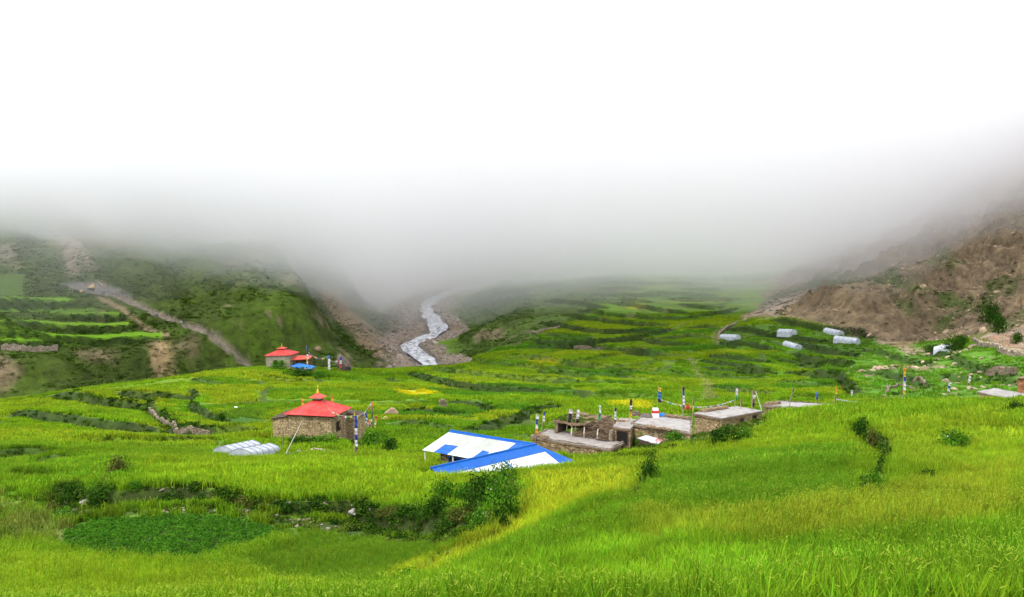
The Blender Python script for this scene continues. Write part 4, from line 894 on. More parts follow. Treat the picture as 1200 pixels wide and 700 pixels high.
# ---------------------------------------------------------------- flat roofed stone houses of the hamlet
def flat_house(name, label, roofpx, zc_, h, wallm, roofm, over=.25, th=.28, holes=(), parapet=False, kp=True):
    P = [onplane(px, py, zc_) for px, py in roofpx]; zt_ = CAMZ + zc_; c = np.mean(P, 0)
    t = thing(name, label, 'house', (c[0], c[1], zt_ - h)); W_ = shrink(P, .955)
    mb = MB(); mb.prism(W_, zt_ - h - .8, zt_ - th); rough_mesh(mb.build('wall', wallm, t), .06, .5, len(label))
    mb = MB(); mb.prism(shrink(P, 1.0), zt_ - th + .002, zt_ - .08); e = rough_mesh(mb.build('roof_edge', M_EDGE, t), .05, .5, 3)
    mb = MB(); mb.prism(shrink(P, .985), zt_ - .078, zt_ + .02); r = rough_mesh(mb.build('roof', roofm, t), .04, .4, 5)
    if parapet:
        mb = MB(); Po = shrink(P, .975); Pi = shrink(P, .975 - .5 / max(1.0, math.dist(P[0], P[2])) )
        for i in range(len(P)):
            j = (i + 1) % len(P); mb.prism([Po[i], Po[j], Pi[j], Pi[i]], zt_ - .03, zt_ + .10)
        me_ = mb.build('parapet', M_DRY, t); import bmesh; bm = bmesh.new(); bm.from_mesh(me_.data); bmesh.ops.remove_doubles(bm, verts=bm.verts, dist=.01); bm.to_mesh(me_.data); bm.free(); rough_mesh(me_, .09, .35, 7)
    for (i, t0, t1, za, zb_) in holes:
        opening(t, W_[i], W_[(i + 1) % len(W_)], t0, t1, zt_ + za, zt_ + zb_, 'window' if zb_ - za < 1.3 else 'door')
    if kp: keep(P, .3)
    return t, P
t1, P1 = flat_house('stone_house', 'long low stone house with a pale flat roof at the left end of the hamlet', [(621, 512), (716, 527), (736, 517), (640, 503)], -24.6, 2.3, M_STONE2, M_MUD, parapet=True)
# upper storey store on the back of the long house: open front, brushwood and turf roof
za = CAMZ - 24.58; F = [onplane(650, 507.5, -24.6), onplane(717, 518.5, -24.6), onplane(741, 509, -24.6), onplane(672, 500, -24.6)]
t = thing('brushwood_store', 'open fronted store under a sagging turf and brushwood roof on the long house', 'shed', (*F[0], za))
def lerp2(a, b, s): return (a[0] + (b[0] - a[0]) * s, a[1] + (b[1] - a[1]) * s)
mb = MB(); b0, b1 = F[3], F[2]; mb.prism([lerp2(b0, F[0], .12), lerp2(b1, F[1], .12), b1, b0], za, za + 1.25); rough_mesh(mb.build('back_wall', M_STONE2, t), .05)
for nm, (a, b) in (('side_wall', (F[0], F[3])), ('side_wall', (F[1], F[2]))):
    d_ = np.array(F[1]) - np.array(F[0]); d_ = d_ / np.linalg.norm(d_) * .4 * (1 if a is F[0] else -1); mb = MB(); mb.prism([a, tuple(np.array(a) + d_), tuple(np.array(lerp2(b, a, .13)) + d_), lerp2(b, a, .13)], za, za + 1.2); rough_mesh(mb.build('side_wall', M_DRY, t), .05)
for s in (.3, .52, .75):
    p = lerp2(F[0], F[1], s); mb = MB(); mb.bar((*p, za), (p[0] + .08, p[1], za + 1.2), .09, 6, .07); mb.build('post', M_WPOLE, t)
mb = MB(); q0 = shrink(F, 1.08); q0 = [q0[0], lerp2(q0[0], q0[1], .56), lerp2(q0[3], q0[2], .62), q0[3]]; mb.prism(q0, [za + 1.15, za + 1.3, za + 1.45, za + 1.3], [za + 1.4, za + 1.5, za + 1.75, za + 1.6]); rough_mesh(mb.build('roof', M_EDGE, t), .12, .4, 9)
# the cut branches stacked in and on the store
g = np.random.default_rng(5); mb = MB()
for i in range(900):
    s = g.uniform(.36, .98); r = g.uniform(-.05, .8); p = np.array(lerp2(lerp2(F[0], F[1], s), lerp2(F[3], F[2], s), r)); hh = g.uniform(.05, 1.0) * (.8 if r < .05 else 1.75) * (1.15 - abs(s - .70) * 2.2); an = g.uniform(-.7, .7); l = g.uniform(.5, 1.6); up = g.uniform(-.35, .35)
    d = np.array([math.cos(an), math.sin(an)]) * l / 2; z_ = za + max(.1, hh); mb.bar((p[0] - d[0], p[1] - d[1], z_ - up * l / 2), (p[0] + d[0], p[1] + d[1], z_ + up * l / 2), g.uniform(.015, .04), 3)
wd = mb._mk('branch_pile', pmat('cut_branches', (.085, .052, .032), .9, (.17, .12, .08), 2), None, Vector((*F[1], za))); tag(wd, 'heap of dry brown cut branches stacked in the open store', 'firewood')
t, P = flat_house('stone_room', 'small stone room with a dark open doorway between the store and the middle house', [(718, 500), (739, 503), (748, 491.5), (727, 489.5)], -23.0, 2.3, M_STONE2, M_MUD, holes=((0, .25, .85, -1.75, -.45),))
t, P2 = flat_house('stone_house', 'middle stone house with a wide white flat roof and blue bundle on it', [(738.5, 497), (811, 508), (811.5, 490), (754, 485)], -22.9, 3.0, M_STONE, M_MUD2, parapet=True)
t, P3 = flat_house('stone_house', 'tall stone house with a slanting pale roof, nearest the green slope', [(812, 484.5), (846, 490.5), (894, 481.5), (862, 476)], -22.7, 3.4, M_STONE, M_MUD2, over=.4, parapet=False, holes=((1, .45, .52, -.9, -.55), (1, .78, .86, -.8, -.4)))
t, P4 = flat_house('stone_house', 'long sunken house whose thin pale roof shows behind the grassy crest', [(893, 475.5), (966, 481), (985, 474), (912, 470.5)], -23.3, 2.2, M_STONE2, M_MUD2, parapet=True)
t, P5 = flat_house('stone_house', 'low house with pale slabs under a teal tarpaulin beyond the crest', [(1016, 473.5), (1060, 478.5), (1108, 473.5), (1066, 469.5)], -23.9, 2.0, M_STONE2, M_MUD2, parapet=True)
t, P6 = flat_house('stone_house', 'stone house with a white flat roof at the right edge of the photograph', [(1145, 459), (1190, 468.5), (1212, 463), (1165, 455)], -23.4, 3.0, M_STONE, M_MUD2, parapet=False)
# red-brown wall block behind its right end
P = [onplane(1192, 462, -23.6), onplane(1222, 466, -23.6), onplane(1235, 458, -23.6), onplane(1204, 455, -23.6)]
t = thing('ruined_tower', 'reddish brown stone block standing behind the right edge house', 'ruin', (*P[0], CAMZ - 24)); mb = MB(); mb.prism(P, CAMZ - 25, [CAMZ - 21.6, CAMZ - 21.2, CAMZ - 21.4, CAMZ - 21.9]); rough_mesh(mb.build('wall', stone_wall_mat('red_brown_stone', (.20, .08, .035), (.30, .13, .06), (.36, .18, .09)), t), .1)
mb = MB(); mb.prism(shrink(P, 1.06), [CAMZ - 21.58, CAMZ - 21.18, CAMZ - 21.38, CAMZ - 21.88], [CAMZ - 21.45, CAMZ - 21.05, CAMZ - 21.25, CAMZ - 21.75]); mb.build('capping', M_EDGE, t)
# lean-to of sheet metal against the middle house
Q = [onplane(747, 513.5, -24.1), onplane(771, 521, -24.3), onplane(777, 516, -23.9), onplane(757, 510.5, -23.8)]
t = thing('lean_to', 'lean-to with a slanting grey and red metal sheet below the middle house', 'lean-to', (*Q[0], CAMZ - 25.5))
mb = MB(); zz = [CAMZ - 24.1, CAMZ - 24.3, CAMZ - 23.85, CAMZ - 23.75]; mb.prism(Q, [z_ - .06 for z_ in zz], zz); mb.build('roof', pmat('grey_metal_sheet', (.36, .38, .42), .4, (.30, .09, .07), .8, contrast=(.55, .6)), t)
mb = MB(); mb.prism(shrink(Q, .88), CAMZ - 26.5, [z_ - .1 for z_ in zz]); mb.build('wall', M_DARKW, t)
# small low block beside the middle house roof: stone kiln-like store with white and red shrine, tarpaulin bundles
def on_roof(px, py, z): x_, y_ = onplane(px, py, z); return Vector((x_, y_, CAMZ + z))
o_ = on_roof(768, 489, -22.88); t = thing('shrine', 'small whitewashed shrine with a dark red band on the middle house roof', 'shrine', o_)
mb = MB(); mb.prism([(o_.x - .38, o_.y - .3), (o_.x + .38, o_.y - .3), (o_.x + .38, o_.y + .35), (o_.x - .38, o_.y + .35)], o_.z, o_.z + .5); mb.build('base', M_WHITEP, t)
mb = MB(); mb.prism([(o_.x - .42, o_.y - .34), (o_.x + .42, o_.y - .34), (o_.x + .42, o_.y + .39), (o_.x - .42, o_.y + .39)], o_.z + .5, o_.z + .78); mb.build('band', M_RED, t)
mb = MB(); mb.prism([(o_.x - .3, o_.y - .25), (o_.x + .3, o_.y - .25), (o_.x + .3, o_.y + .3), (o_.x - .3, o_.y + .3)], o_.z + .78, o_.z + 1.0); mb.build('top', M_WHITEP, t)
def bundle(name, label, cat, o_, sx, sy, sz, mat, seed):
    import bmesh
    bm = bmesh.new(); bmesh.ops.create_icosphere(bm, subdivisions=3, radius=1)
    for v_ in bm.verts:
        n_ = 1 + .25 * float(vnoise(np.array(v_.co.x * 2.5 + seed), np.array(v_.co.y * 2.5 + v_.co.z * 2), seed)); v_.co = (v_.co.x * sx * n_, v_.co.y * sy * n_, max(-.02, v_.co.z * sz * n_))
    me = bpy.data.meshes.new(name); bm.to_mesh(me); bm.free(); me.materials.append(mat)
    for p in me.polygons: p.use_smooth = True
    o = bpy.data.objects.new(name, me); C.objects.link(o); o.location = o_; return tag(o, label, cat)
bundle('tarpaulin_bundle', 'crumpled bright blue tarpaulin bundle beside the roof shrine', 'tarpaulin', on_roof(776, 487.5, -22.88), .75, .4, .3, M_TARP, 3)
bundle('dark_bundle', 'dark heap of covered goods left of the roof shrine', 'bundle', on_roof(758, 489, -22.88), .9, .5, .38, pmat('dark_tarpaulin', (.06, .055, .05), .8, (.12, .10, .08), 3), 5)
bundle('cloth_bundle', 'bright red cloth bundle on the roof edge under the leaning flag pole', 'bundle', on_roof(806, 480, -22.3), .2, .2, .62, CL['r'], 6)
bundle('teal_tarpaulin', 'teal tarpaulin spread over the low house roof beyond the crest', 'tarpaulin', on_roof(1077, 473, -23.85), 2.0, .9, .28, M_TEAL, 8)
# stone chimney-like block on the back edge of the middle house
for (px, py, w__, h__, lb) in ((745, 487, .75, .5, 'low pile of flat stones at the back left corner of the middle house'), (838, 478.5, .5, .35, 'low pile of stones on the tall house roof edge')):
    o_ = on_roof(px, py, -22.85); g = np.random.default_rng(int(px)); mb = MB(); z_ = o_.z
    for k in range(5):
        s = w__ * (1 - k * .12); a = g.random(); mb.prism([(o_.x + s * math.cos(a + q_) + g.normal() * .04, o_.y + .7 * s * math.sin(a + q_)) for q_ in (0, 1.2, 2.4, 3.6, 5.0)], z_, z_ + h__ / 5 - .01); z_ += h__ / 5
    tag(mb._mk('stone_pile', M_DRY, None, o_), lb, 'stones')

# firewood stacked along the roof edges
def woodstack(label, px0, py0, px1, py1, z, h, seed, l=.55):
    a = on_roof(px0, py0, z); b = on_roof(px1, py1, z); g = np.random.default_rng(seed); mb = MB(); d = (b - a); n = max(4, int(d.length / .13)); pr = Vector((-d.y, d.x, 0)).normalized() * l / 2; rows = max(2, int(h / .11))
    for r in range(rows):
        for i in range(n):
            if r == rows - 1 and g.random() < .35: continue
            p = a + d * ((i + .5 + g.uniform(-.2, .2)) / n) + Vector((0, 0, .05 + r * .10 + g.uniform(-.02, .02))); q = pr * g.uniform(.75, 1.15); e = Vector((g.normal() * .05, g.normal() * .05, g.normal() * .03)); mb.bar(p - q + e, p + q - e, g.uniform(.045, .07), 5)
    o = mb._mk('firewood_stack', pmat('firewood', (.16, .105, .065), .9, (.30, .22, .14), 2.5), None, a); return tag(o, label, 'firewood', 'firewood stacks on the hamlet roofs')
woodstack('firewood stack on the left end of the long house roof', 628, 511, 642, 514.5, -24.55, .35, 1)
woodstack('firewood stack on the roof of the room with the dark doorway', 722, 493, 735, 494.5, -22.95, .3, 2)
woodstack('long firewood stack on the back edge of the middle house roof', 779, 488, 808, 491.5, -22.85, .4, 3)
woodstack('firewood stack along the back edge of the tall house roof', 822, 483, 852, 478.5, -22.65, .35, 4)
woodstack('low firewood stack on the front edge of the middle house roof', 757, 500, 786, 504.5, -22.85, .2, 5)
woodstack('firewood stack on the left end of the long sunken house roof', 897, 474.5, 915, 473, -23.25, .35, 6)

# ---------------------------------------------------------------- polytunnels and greenhouses
M_POLY = pmat('polythene', (.42, .44, .48), .5, (.25, .275, .31), .9, .03, 4); M_RIB = pmat('hoop', (.16, .17, .19), .5)
def tunnel(name, label, p0, p1, wid, hgt, grp, z=None, hoops=5):
    """a hooped polythene tunnel from p0 to p1 (world x,y)"""
    p0 = np.array(p0); p1 = np.array(p1); d = p1 - p0; l = np.linalg.norm(d); d /= l; n = np.array([-d[1], d[0]]); z0 = float(min(H(*p0), H(*p1)) if z is None else z)
    za, zb_ = float(H(*p0)), float(H(*p1))
    t = thing(name, label, 'greenhouse', ((p0[0] + p1[0]) / 2, (p0[1] + p1[1]) / 2, (za + zb_) / 2), grp)
    prof = [(-1, -.5), (-.98, .0), (-.96, .52), (-.86, .70), (-.45, .90), (0, 1.02), (.45, .90), (.86, .70), (.96, .52), (.98, .0), (1, -.5)]
    mb = MB(); k = max(4, hoops * 2); rows = []
    for i in range(k + 1):
        s = i / k; zc_ = za + (zb_ - za) * s; sag = -.035 * hgt * (i % 2); rows.append([(*(p0 + d * l * s + n * wid / 2 * a), zc_ + hgt * b + (sag if b > .3 else 0)) for a, b in prof])
    for i in range(k):
        for j in range(len(prof) - 1): mb.quad(rows[i][j], rows[i + 1][j], rows[i + 1][j + 1], rows[i][j + 1])
    me_ = mb.build('cover', M_POLY, t, True)
    for e_, rr in ((0, rows[0]), (1, rows[-1])): mb = MB(); mb.quad(*rr); mb.build('end_panel', M_POLY, t)
    for i in range(0, k + 1, 2):
        mb = MB(); rr = rows[i]
        for j in range(1, len(rr) - 2): mb.bar(tuple(np.array(rr[j]) + (0, 0, .03)), tuple(np.array(rr[j + 1]) + (0, 0, .03)), .035, 4)
        mb.build('hoop', M_RIB, t)
    keep([tuple(p0 + n * wid / 2), tuple(p1 + n * wid / 2), tuple(p1 - n * wid / 2), tuple(p0 - n * wid / 2)], .3); return t
tunnel('polytunnel', 'white polythene tunnel left of the other, below the near temple', hit(261, 535), hit(296, 527), 2.3, 1.15, 'two tunnels below the near temple')
tunnel('polytunnel', 'white polythene tunnel nearer the leaning pole, right one of the pair below the near temple', hit(281, 540), hit(316, 532), 2.5, 1.25, 'two tunnels below the near temple')
for (x0, x1, y0, y1, hp, lb) in ((845, 866, 398, 400.5, 6.5, 'pale greenhouse standing alone at the left end of the terraces, beside the stone path'), (913, 931.5, 391.5, 394, 6, 'pale greenhouse between the pink bare patch and the dark bushes, upper middle of the terraces'),
        (967, 987, 389.5, 392.5, 5.5, 'pale greenhouse highest on the terraces, close under the cliff'), (978, 1006.5, 400.5, 403.5, 7, 'longest pale greenhouse, at the right end of the terraces'), (920, 937, 405, 407.5, 5.5, 'shortest pale greenhouse, lowest on the terraces')):
    a = np.array(hit(x0 + 1, y0)); dd = a[1]; bq = at(x1 - 1, y1, dd - 6); b_ = np.array((bq.x, bq.y))
    tunnel('greenhouse', lb, a, b_, 2.9, hp / 1200 * dd, 'greenhouses on the far right terraces')
o_ = hit(1103, 411); tunnel('tent', 'grey white tent like shelter among bushes at the foot of the cliff', (o_[0] - 1.5, o_[1] + 1), (o_[0] + 1.9, o_[1] - 1), 2.6, 1.9, 'shelter under the cliff', hoops=3)

# ---------------------------------------------------------------- prayer flag poles
def flag_pole(label, px, yt, yb, d, cols, lean=0, z=None, r=.05, wd=.38, cov=(.15, .97), mat=None, top=None, grp='prayer flag poles'):
    r *= .8; wd *= .8
    if z is not None: b = on_roof(px, yb, z)
    elif d: b = at(px, yb, d); b.z = min(b.z, float(H(b.x, b.y)))
    else: x_, y_ = hit(px, yb); b = Vector((x_, y_, float(H(x_, y_))))
    dd = b.y; hgt = (yb - yt) / 1200 * dd * 1.02 + (at(px, yb, dd).z - b.z); lx = lean / 1200 * dd
    t = thing('flag_pole', label, 'flag pole', b, grp); tp = Vector((b.x + lx, b.y, b.z + hgt))
    mb = MB(); mb.bar((b.x, b.y, b.z - .4), tp, r, 6, r * .6); mb.build('pole', mat or M_POLE, t)
    if cols:
        g = np.random.default_rng(int(px * 7 + yt)); n = len(cols); k = 4; me = MB(); mats = [CL[c] for c in cols]; rows = []
        for i in range(n * k + 1):
            s = cov[0] + (cov[1] - cov[0]) * (1 - i / (n * k)); p = b.lerp(tp, s); ww = wd * g.uniform(.75, 1.1); sw = .12 * math.sin(i * 1.7 + px)
            rows.append([(p.x + r * .5, p.y - r, p.z), (p.x + ww * .55, p.y - .05 + sw, p.z - .04), (p.x + ww, p.y + sw * 1.5, p.z - .10 * g.random())])
        for i in range(n * k):
            for j in range(2): me.quad(rows[i][j], rows[i][j + 1], rows[i + 1][j + 1], rows[i + 1][j], m=i // k)
        me.build('flag', mats, t)
    if top:
        mb = MB(); mb.bar(tp - Vector((0, 0, .1)), tp + Vector((0, 0, .35)), .10, 6, .03); mb.build('finial', CL[top], t)
    return tp
P_ = flag_pole
P_('tall pole with long blue, white and purple banner before the near temple', 416, 486, 537, 0, 'bbwbpn', 0, wd=.42, top='y')
P_('pole with dark and white banner behind the right end of the red temple roof', 388.5, 461, 503, 150, 'okwb', 0, wd=.45)
P_('short pole with blue banner behind the left end of the red temple roof', 354, 466, 503, 155, 'oybb', 0, wd=.5, cov=(.35, .97))
P_('pole with orange and blue banner, tallest in the cluster right of the near temple', 434.5, 470, 503, 0, 'onkn', 2, wd=.35)
P_('pole with purple flag, leftmost in the cluster right of the near temple', 430, 484, 503, 0, 'bpy', -2)
P_('leaning pole with red and yellow flag in the cluster right of the near temple', 438, 487, 504, 0, 'rywy', 2)
P_('pole with white and yellow flag low in the cluster right of the near temple', 424, 482, 502, 0, 'wyg', -3)
P_('bare leaning white pole in front of the near temple wall', 331, 493, 536, 0, '', 24, mat=M_WPOLE, r=.07)
P_('thin dark post standing left of the leaning white pole', 331.5, 503, 527, 0, 'n', 0, wd=.15, r=.04)
P_('tall pole with white banner and dark tip beside the far temple porch', 359.5, 405, 430, 287, 'bkwyw', 0, wd=.6, r=.07)
P_('white banner pole with light blue tip right of the blue shed', 384.5, 416, 436, 0, 'twww', 0, wd=.8, r=.08)
P_('pole with blue, white and red banner at the dark boulder', 397.5, 418, 437, 0, 'bwrn', 1, wd=.8, r=.08)
P_('pole with blue and white banner at the left corner of the long house', 627, 484, 513, 0, 'wbwo', 1, z=-24.55, wd=.4); P_('short leaning stick with white flag at the left corner of the long house', 634, 481, 507, 0, 'bww', 3, z=-24.4, cov=(.5, .95), wd=.3)
P_('white post in front of the long house by the blue roof', 641, 512, 531, 0, '', 0, mat=M_WPOLE, r=.06)
P_('pole wrapped in dark cloth above the brushwood store, with a pale tip', 664, 479, 500, 0, 'wkkk', 3, z=-23.6, wd=.55, cov=(.05, 1)); P_('pole with white and black banner beside the dark wrapped one', 674, 480, 501, 0, 'wwk', 2, z=-23.6, wd=.42, cov=(.25, 1))
P_('thin green pole with a small white flag over the brushwood store', 701, 473, 500, 0, 'wg', 1, z=-23.4, wd=.3, cov=(.3, .95), mat=CL['g'], r=.035)
P_('pole with pale blue and white flag left of the dark doorway', 719, 477, 499, 0, 'kwwn', 1, z=-22.95, wd=.32); P_('pole with black white and yellow banner above the dark doorway', 737, 467, 494, 0, 'kkwnyy', 1, z=-22.9, wd=.38)
P_('pole with yellow tip and bright blue triangular flag by the roof shrine', 770, 453, 486, 0, 'yttk', 1, z=-22.88, wd=.5, cov=(.45, .97)); P_('pole with dark and white banner on the back of the middle house', 800, 452, 484, 0, 'kbwwn', -1, z=-22.4, wd=.36)
P_('short stick with yellow cloth beside the red bundle', 811, 465, 486, 0, 'ny', 1, z=-22.5, wd=.2, r=.04)
P_('pole with white and green banner on the tall house', 861, 454, 477.5, 0, 'wwg', 1, z=-22.7, wd=.34, cov=(.4, .97)); P_('short brown post beside the white and green banner', 868, 467, 478, 0, 'n', 0, z=-22.6, wd=.2, r=.07)
P_('thick brown wrapped post at the right end of the tall house', 881, 457, 480, 0, 'nwnk', 1, z=-22.75, wd=.42, r=.08); P_('white pole leaning right beside the brown wrapped post', 894, 459, 481, 0, '', -9, z=-22.75, mat=M_WPOLE, r=.06)
P_('dark pole leaning right on the long sunken house', 924, 454, 478, 0, 'knn', 5, z=-23.3, wd=.18, r=.07, cov=(.3, 1)); P_('short pole with a blue flag behind the long sunken house', 956, 459, 472, 0, 'tb', 0, z=-23.4, wd=.34, cov=(.3, 1))
P_('pole with orange and brown cloth at the right end of the long sunken house', 978, 453, 473, 0, 'oynn', 1, z=-23.2, wd=.24); P_('short white wrapped post beyond the crest', 997, 457, 466, 190, 'wp', 0, wd=.5, r=.07)
P_('tall pole with yellow and blue banner above the teal tarpaulin', 1058, 430, 465, 165, 'oybwwy', 0, wd=.55, r=.07); P_('pole with white and purple flag right of the teal tarpaulin', 1109, 448, 464, 170, 'pbwn', 2, wd=.55); P_('leaning pole with white and yellow banner at the far right', 1132, 440, 459, 180, 'wwny', 3, wd=.5)
P_('leaning stick at the left of the stone enclosures beyond the crest', 1037, 447, 462, 180, 'n', 3, wd=.1, r=.07)
def flag_string(label, pa, pb, sag, n, cols, sz=.22):
    pa = Vector(pa); pb = Vector(pb); m = (pa + pb) / 2; t = thing('prayer_flag_string', label, 'prayer flags', m, 'strings of small prayer flags')
    pts = [pa.lerp(pb, i / (2 * n)) - Vector((0, 0, sag * 4 * (i / (2 * n)) * (1 - i / (2 * n)))) for i in range(2 * n + 1)]
    mb = MB()
    for a, b in zip(pts[:-1], pts[1:]): mb.bar(a, b, .012, 3)
    mb.build('cord', M_WPOLE, t); fb = MB(); g = np.random.default_rng(n + int(abs(pa.x * 10)))
    for i in range(2 * n):
        a, b = pts[i], pts[i + 1]; h0 = sz * (1 if i % 2 else .25); h1 = sz * (.25 if i % 2 else 1)
        fb.quad(a, b, b - Vector((0, g.normal() * .03, h1)), a - Vector((0, g.normal() * .03, h0)), m=(i // 2) % len(cols))
    o = fb.build('pennants', [CL[c] for c in cols], t); import bmesh; bm = bmesh.new(); bm.from_mesh(o.data); bmesh.ops.remove_doubles(bm, verts=bm.verts, dist=.08); bm.to_mesh(o.data); bm.free()
cx_, cy_ = -24.1, 137
flag_string('string of small flags from the temple cupola down to the left behind the roof', at(368, 469, 138), at(331, 488, 150), .4, 12, 'ywbgr', .3)
flag_string('string of small flags from the temple cupola to the pole cluster at right', at(374, 470, 138), at(416, 487, 131), .8, 14, 'wgybr', .3)
flag_string('string of small flags between the tall blue pole and the pole cluster', at(416, 487, 130), at(435, 472, 150), .6, 12, 'bwygr', .45)
flag_string('second drooping string of flags in the pole cluster right of the near temple', at(424, 483, 150), at(438, 488, 150), .9, 8, 'ywgbr', .5)
flag_string('string of small flags from the far temple porch to the white banner pole', at(360, 411, 287), at(384, 418, 290), 1.2, 14, 'wybgr', .5)
flag_string('string of small flags from the white banner pole to the boulder pole', at(384, 419, 290), at(397, 421, 290), .9, 8, 'ywrgb', .5)
flag_string('long string of faded flags over the middle house roof', at(772, 467, 116), at(860, 469, 121), .9, 30, 'wpywt', .16)
flag_string('long string of faded white flags above the crest left of the tarpaulin', at(978, 467, 124), at(1057, 470, 160), .4, 30, 'wpw', .2)

# ---------------------------------------------------------------- dry stone walls, cairn, boulders
def dry_wall(name, label, pts, h, wdt, mat=M_DRY, cat='wall', var=.25, grp=None):
    p = resample(hits(pts), .8 if True else 1); g = np.random.default_rng(len(label) + int(abs(p[0, 0]))); mb = MB()
    tn = np.gradient(p, axis=0); tn /= np.hypot(*tn.T)[:, None] + 1e-9; nn = np.c_[-tn[:, 1], tn[:, 0]] * wdt / 2; zz = H(p[:, 0], p[:, 1]); hh = h * (1 + g.uniform(-var, var, len(p)))
    for i in range(len(p) - 1):
        a, b = p[i], p[i + 1]; mb.prism([tuple(a - nn[i]), tuple(b - nn[i + 1]), tuple(b + nn[i + 1]), tuple(a + nn[i])], [zz[i] - .7, zz[i + 1] - .7] * 1 + [zz[i + 1] - .7, zz[i] - .7], [zz[i] + hh[i], zz[i + 1] + hh[i + 1], zz[i + 1] + hh[i + 1], zz[i] + hh[i]])
    o = mb._mk(name, mat, None, Vector((p[0, 0], p[0, 1], zz[0])))
    import bmesh; bm = bmesh.new(); bm.from_mesh(o.data); bmesh.ops.remove_doubles(bm, verts=bm.verts, dist=.02); bm.to_mesh(o.data); bm.free(); rough_mesh(o, .10, .6, 4); return tag(o, label, cat, grp)
M_PALEW = stone_wall_mat('pale_dry_stone', (.20, .155, .11), (.27, .22, .16), (.34, .285, .22), .6)
dry_wall('stone_wall', 'pale straight field wall on the left hillside under the lowest bright terrace', [(2, 411), (30, 411.5), (68, 411)], 1.9, 1.0, M_PALEW)
dry_wall('stone_wall', 'leaning grey field wall climbing between two green fields left of the near temple', [(175, 481), (184, 492), (196, 499), (207, 508)], .65, .45)
dry_wall('stone_wall', 'low wall along the foot of the small fields left of the near temple', [(209, 509), (228, 508), (246, 508)], .55, .5)
dry_wall('stone_enclosure', 'low rectangular stone enclosure on the grass before the near temple', [(337, 536), (352, 532), (374, 529.5), (388, 533), (400, 538)], .45, .5, M_PALEW, 'enclosure')
dry_wall('stone_wall', 'short wall of stacked slabs at the right of the enclosure', [(389, 542), (397, 541), (403, 540)], .35, .8, M_PALEW)
dry_wall('stone_wall', 'low stone wall right of the temple annex by the flag cluster', [(410, 502), (422, 502), (434, 504)], 1.0, .6)
dry_wall('stone_wall', 'curved brown stone wall round the small garden beyond the crest', [(1038, 462), (1042, 455), (1052, 452), (1066, 455), (1072, 460)], .5, .4, M_DRY)
dry_wall('stone_wall', 'leaning ochre stone wall climbing right of the yellow and blue flag pole', [(1070, 449), (1078, 444), (1084, 452)], .6, .45, M_DRY)
dry_wall('stone_wall', 'retaining wall under the sandy ground at the right edge', [(1140, 402), (1160, 408), (1180, 416), (1203, 420)], 1.2, .9, M_PALEW)
dry_wall('stone_wall', 'ruined brown wall above the right edge house', [(1158, 441), (1172, 436), (1190, 439)], 1.1, .9)
dry_wall('stone_wall', 'thin pale wall along the edge of the far terraces above the dark hedge', [(596, 400), (628, 392), (655, 384)], .8, .8, M_PALEW)
dry_wall('stone_wall', 'low wall on the field edge in the middle of the valley', [(672, 407.5), (690, 408.5), (708, 407)], .8, .8, M_DRY)
dry_wall('stone_wall', 'field wall with a gap curving round the upper terraces by the first greenhouse', [(842, 400), (842, 393), (849, 387), (862, 381)], .9, .9, M_DRY)
def cairn(px, py, wpx, hpx, label, seed=2):
    x_, y_ = hit(px, py); z_ = float(H(x_, y_)); s = wpx / 1200 * y_ / 2; h = hpx / 1200 * y_; g = np.random.default_rng(seed); mb = MB(); k = 7; zc_ = z_ - .2
    for i in range(k):
        r = s * (1 - .06 * i) * (1.15 if i % 3 == 2 else .9); a0 = g.random(); mb.prism([(x_ + r * math.cos(a0 + q) * g.uniform(.85, 1.1), y_ + r * math.sin(a0 + q) * .8) for q in (0, .9, 1.8, 2.8, 3.8, 4.7, 5.5)], zc_, zc_ + h / k + .02); zc_ += h / k
    o = mb._mk('cairn', M_DRY, None, Vector((x_, y_, z_))); return tag(rough_mesh(o, .08, .5), label, 'cairn')
cairn(519, 478, 12, 11, 'square stone cairn of stacked slabs standing alone in the green field')
cairn(164, 465 - 3, 4, 8, 'small cairn on the skyline of the field under the left hill') if False else None
def rock_mat(name, a, b): return pmat(name, a, .9, b, .8, .12, 2.5, contrast=(.3, .7))
M_R1 = rock_mat('dark_rock', (.075, .060, .052), (.15, .12, .10)); M_R2 = rock_mat('ochre_rock', (.30, .21, .11), (.46, .34, .20)); M_R3 = rock_mat('grey_rock', (.22, .20, .18), (.36, .33, .30)); M_R4 = rock_mat('brown_rock', (.20, .13, .085), (.32, .22, .15))
def boulder(px, py, wpx, hpx, label, mat, seed, lean=0, cat='boulder', grp=None, dmin=15):
    x_, y_ = hit(px, py, dmin); z_ = float(H(x_, y_)); me = rock_mesh('boulder', seed, 4, 1.0); s = wpx / 2400 * y_; h = hpx / 1200 * y_
    for v_ in me.vertices:
        tp = (v_.co.z + 1) / 2; v_.co = (v_.co.x * s * (1.15 - .6 * tp * (1 if hpx > wpx * .8 else .3)) + lean * tp * s, v_.co.y * s * .9, (v_.co.z + .75) / 1.75 * h)
    me.materials.append(mat); o = link('boulder', me); o.location = (x_, y_, z_ - .05); return tag(o, label, cat, grp)
boulder(404, 436, 20, 21, 'large dark pointed boulder between the far temple flags and the river hill', M_R1, 11, -.5)
boulder(459, 486, 17, 9, 'brown rock outcrop in the green field left of the stone cairn', M_R4, 12)
boulder(452, 492, 12, 4, 'flat tan rock at the foot of the brown outcrop', M_R2, 13)
boulder(372, 411, 9, 6, 'brown overhanging rock on the hillside above the far temple', M_R4, 14, dmin=300)
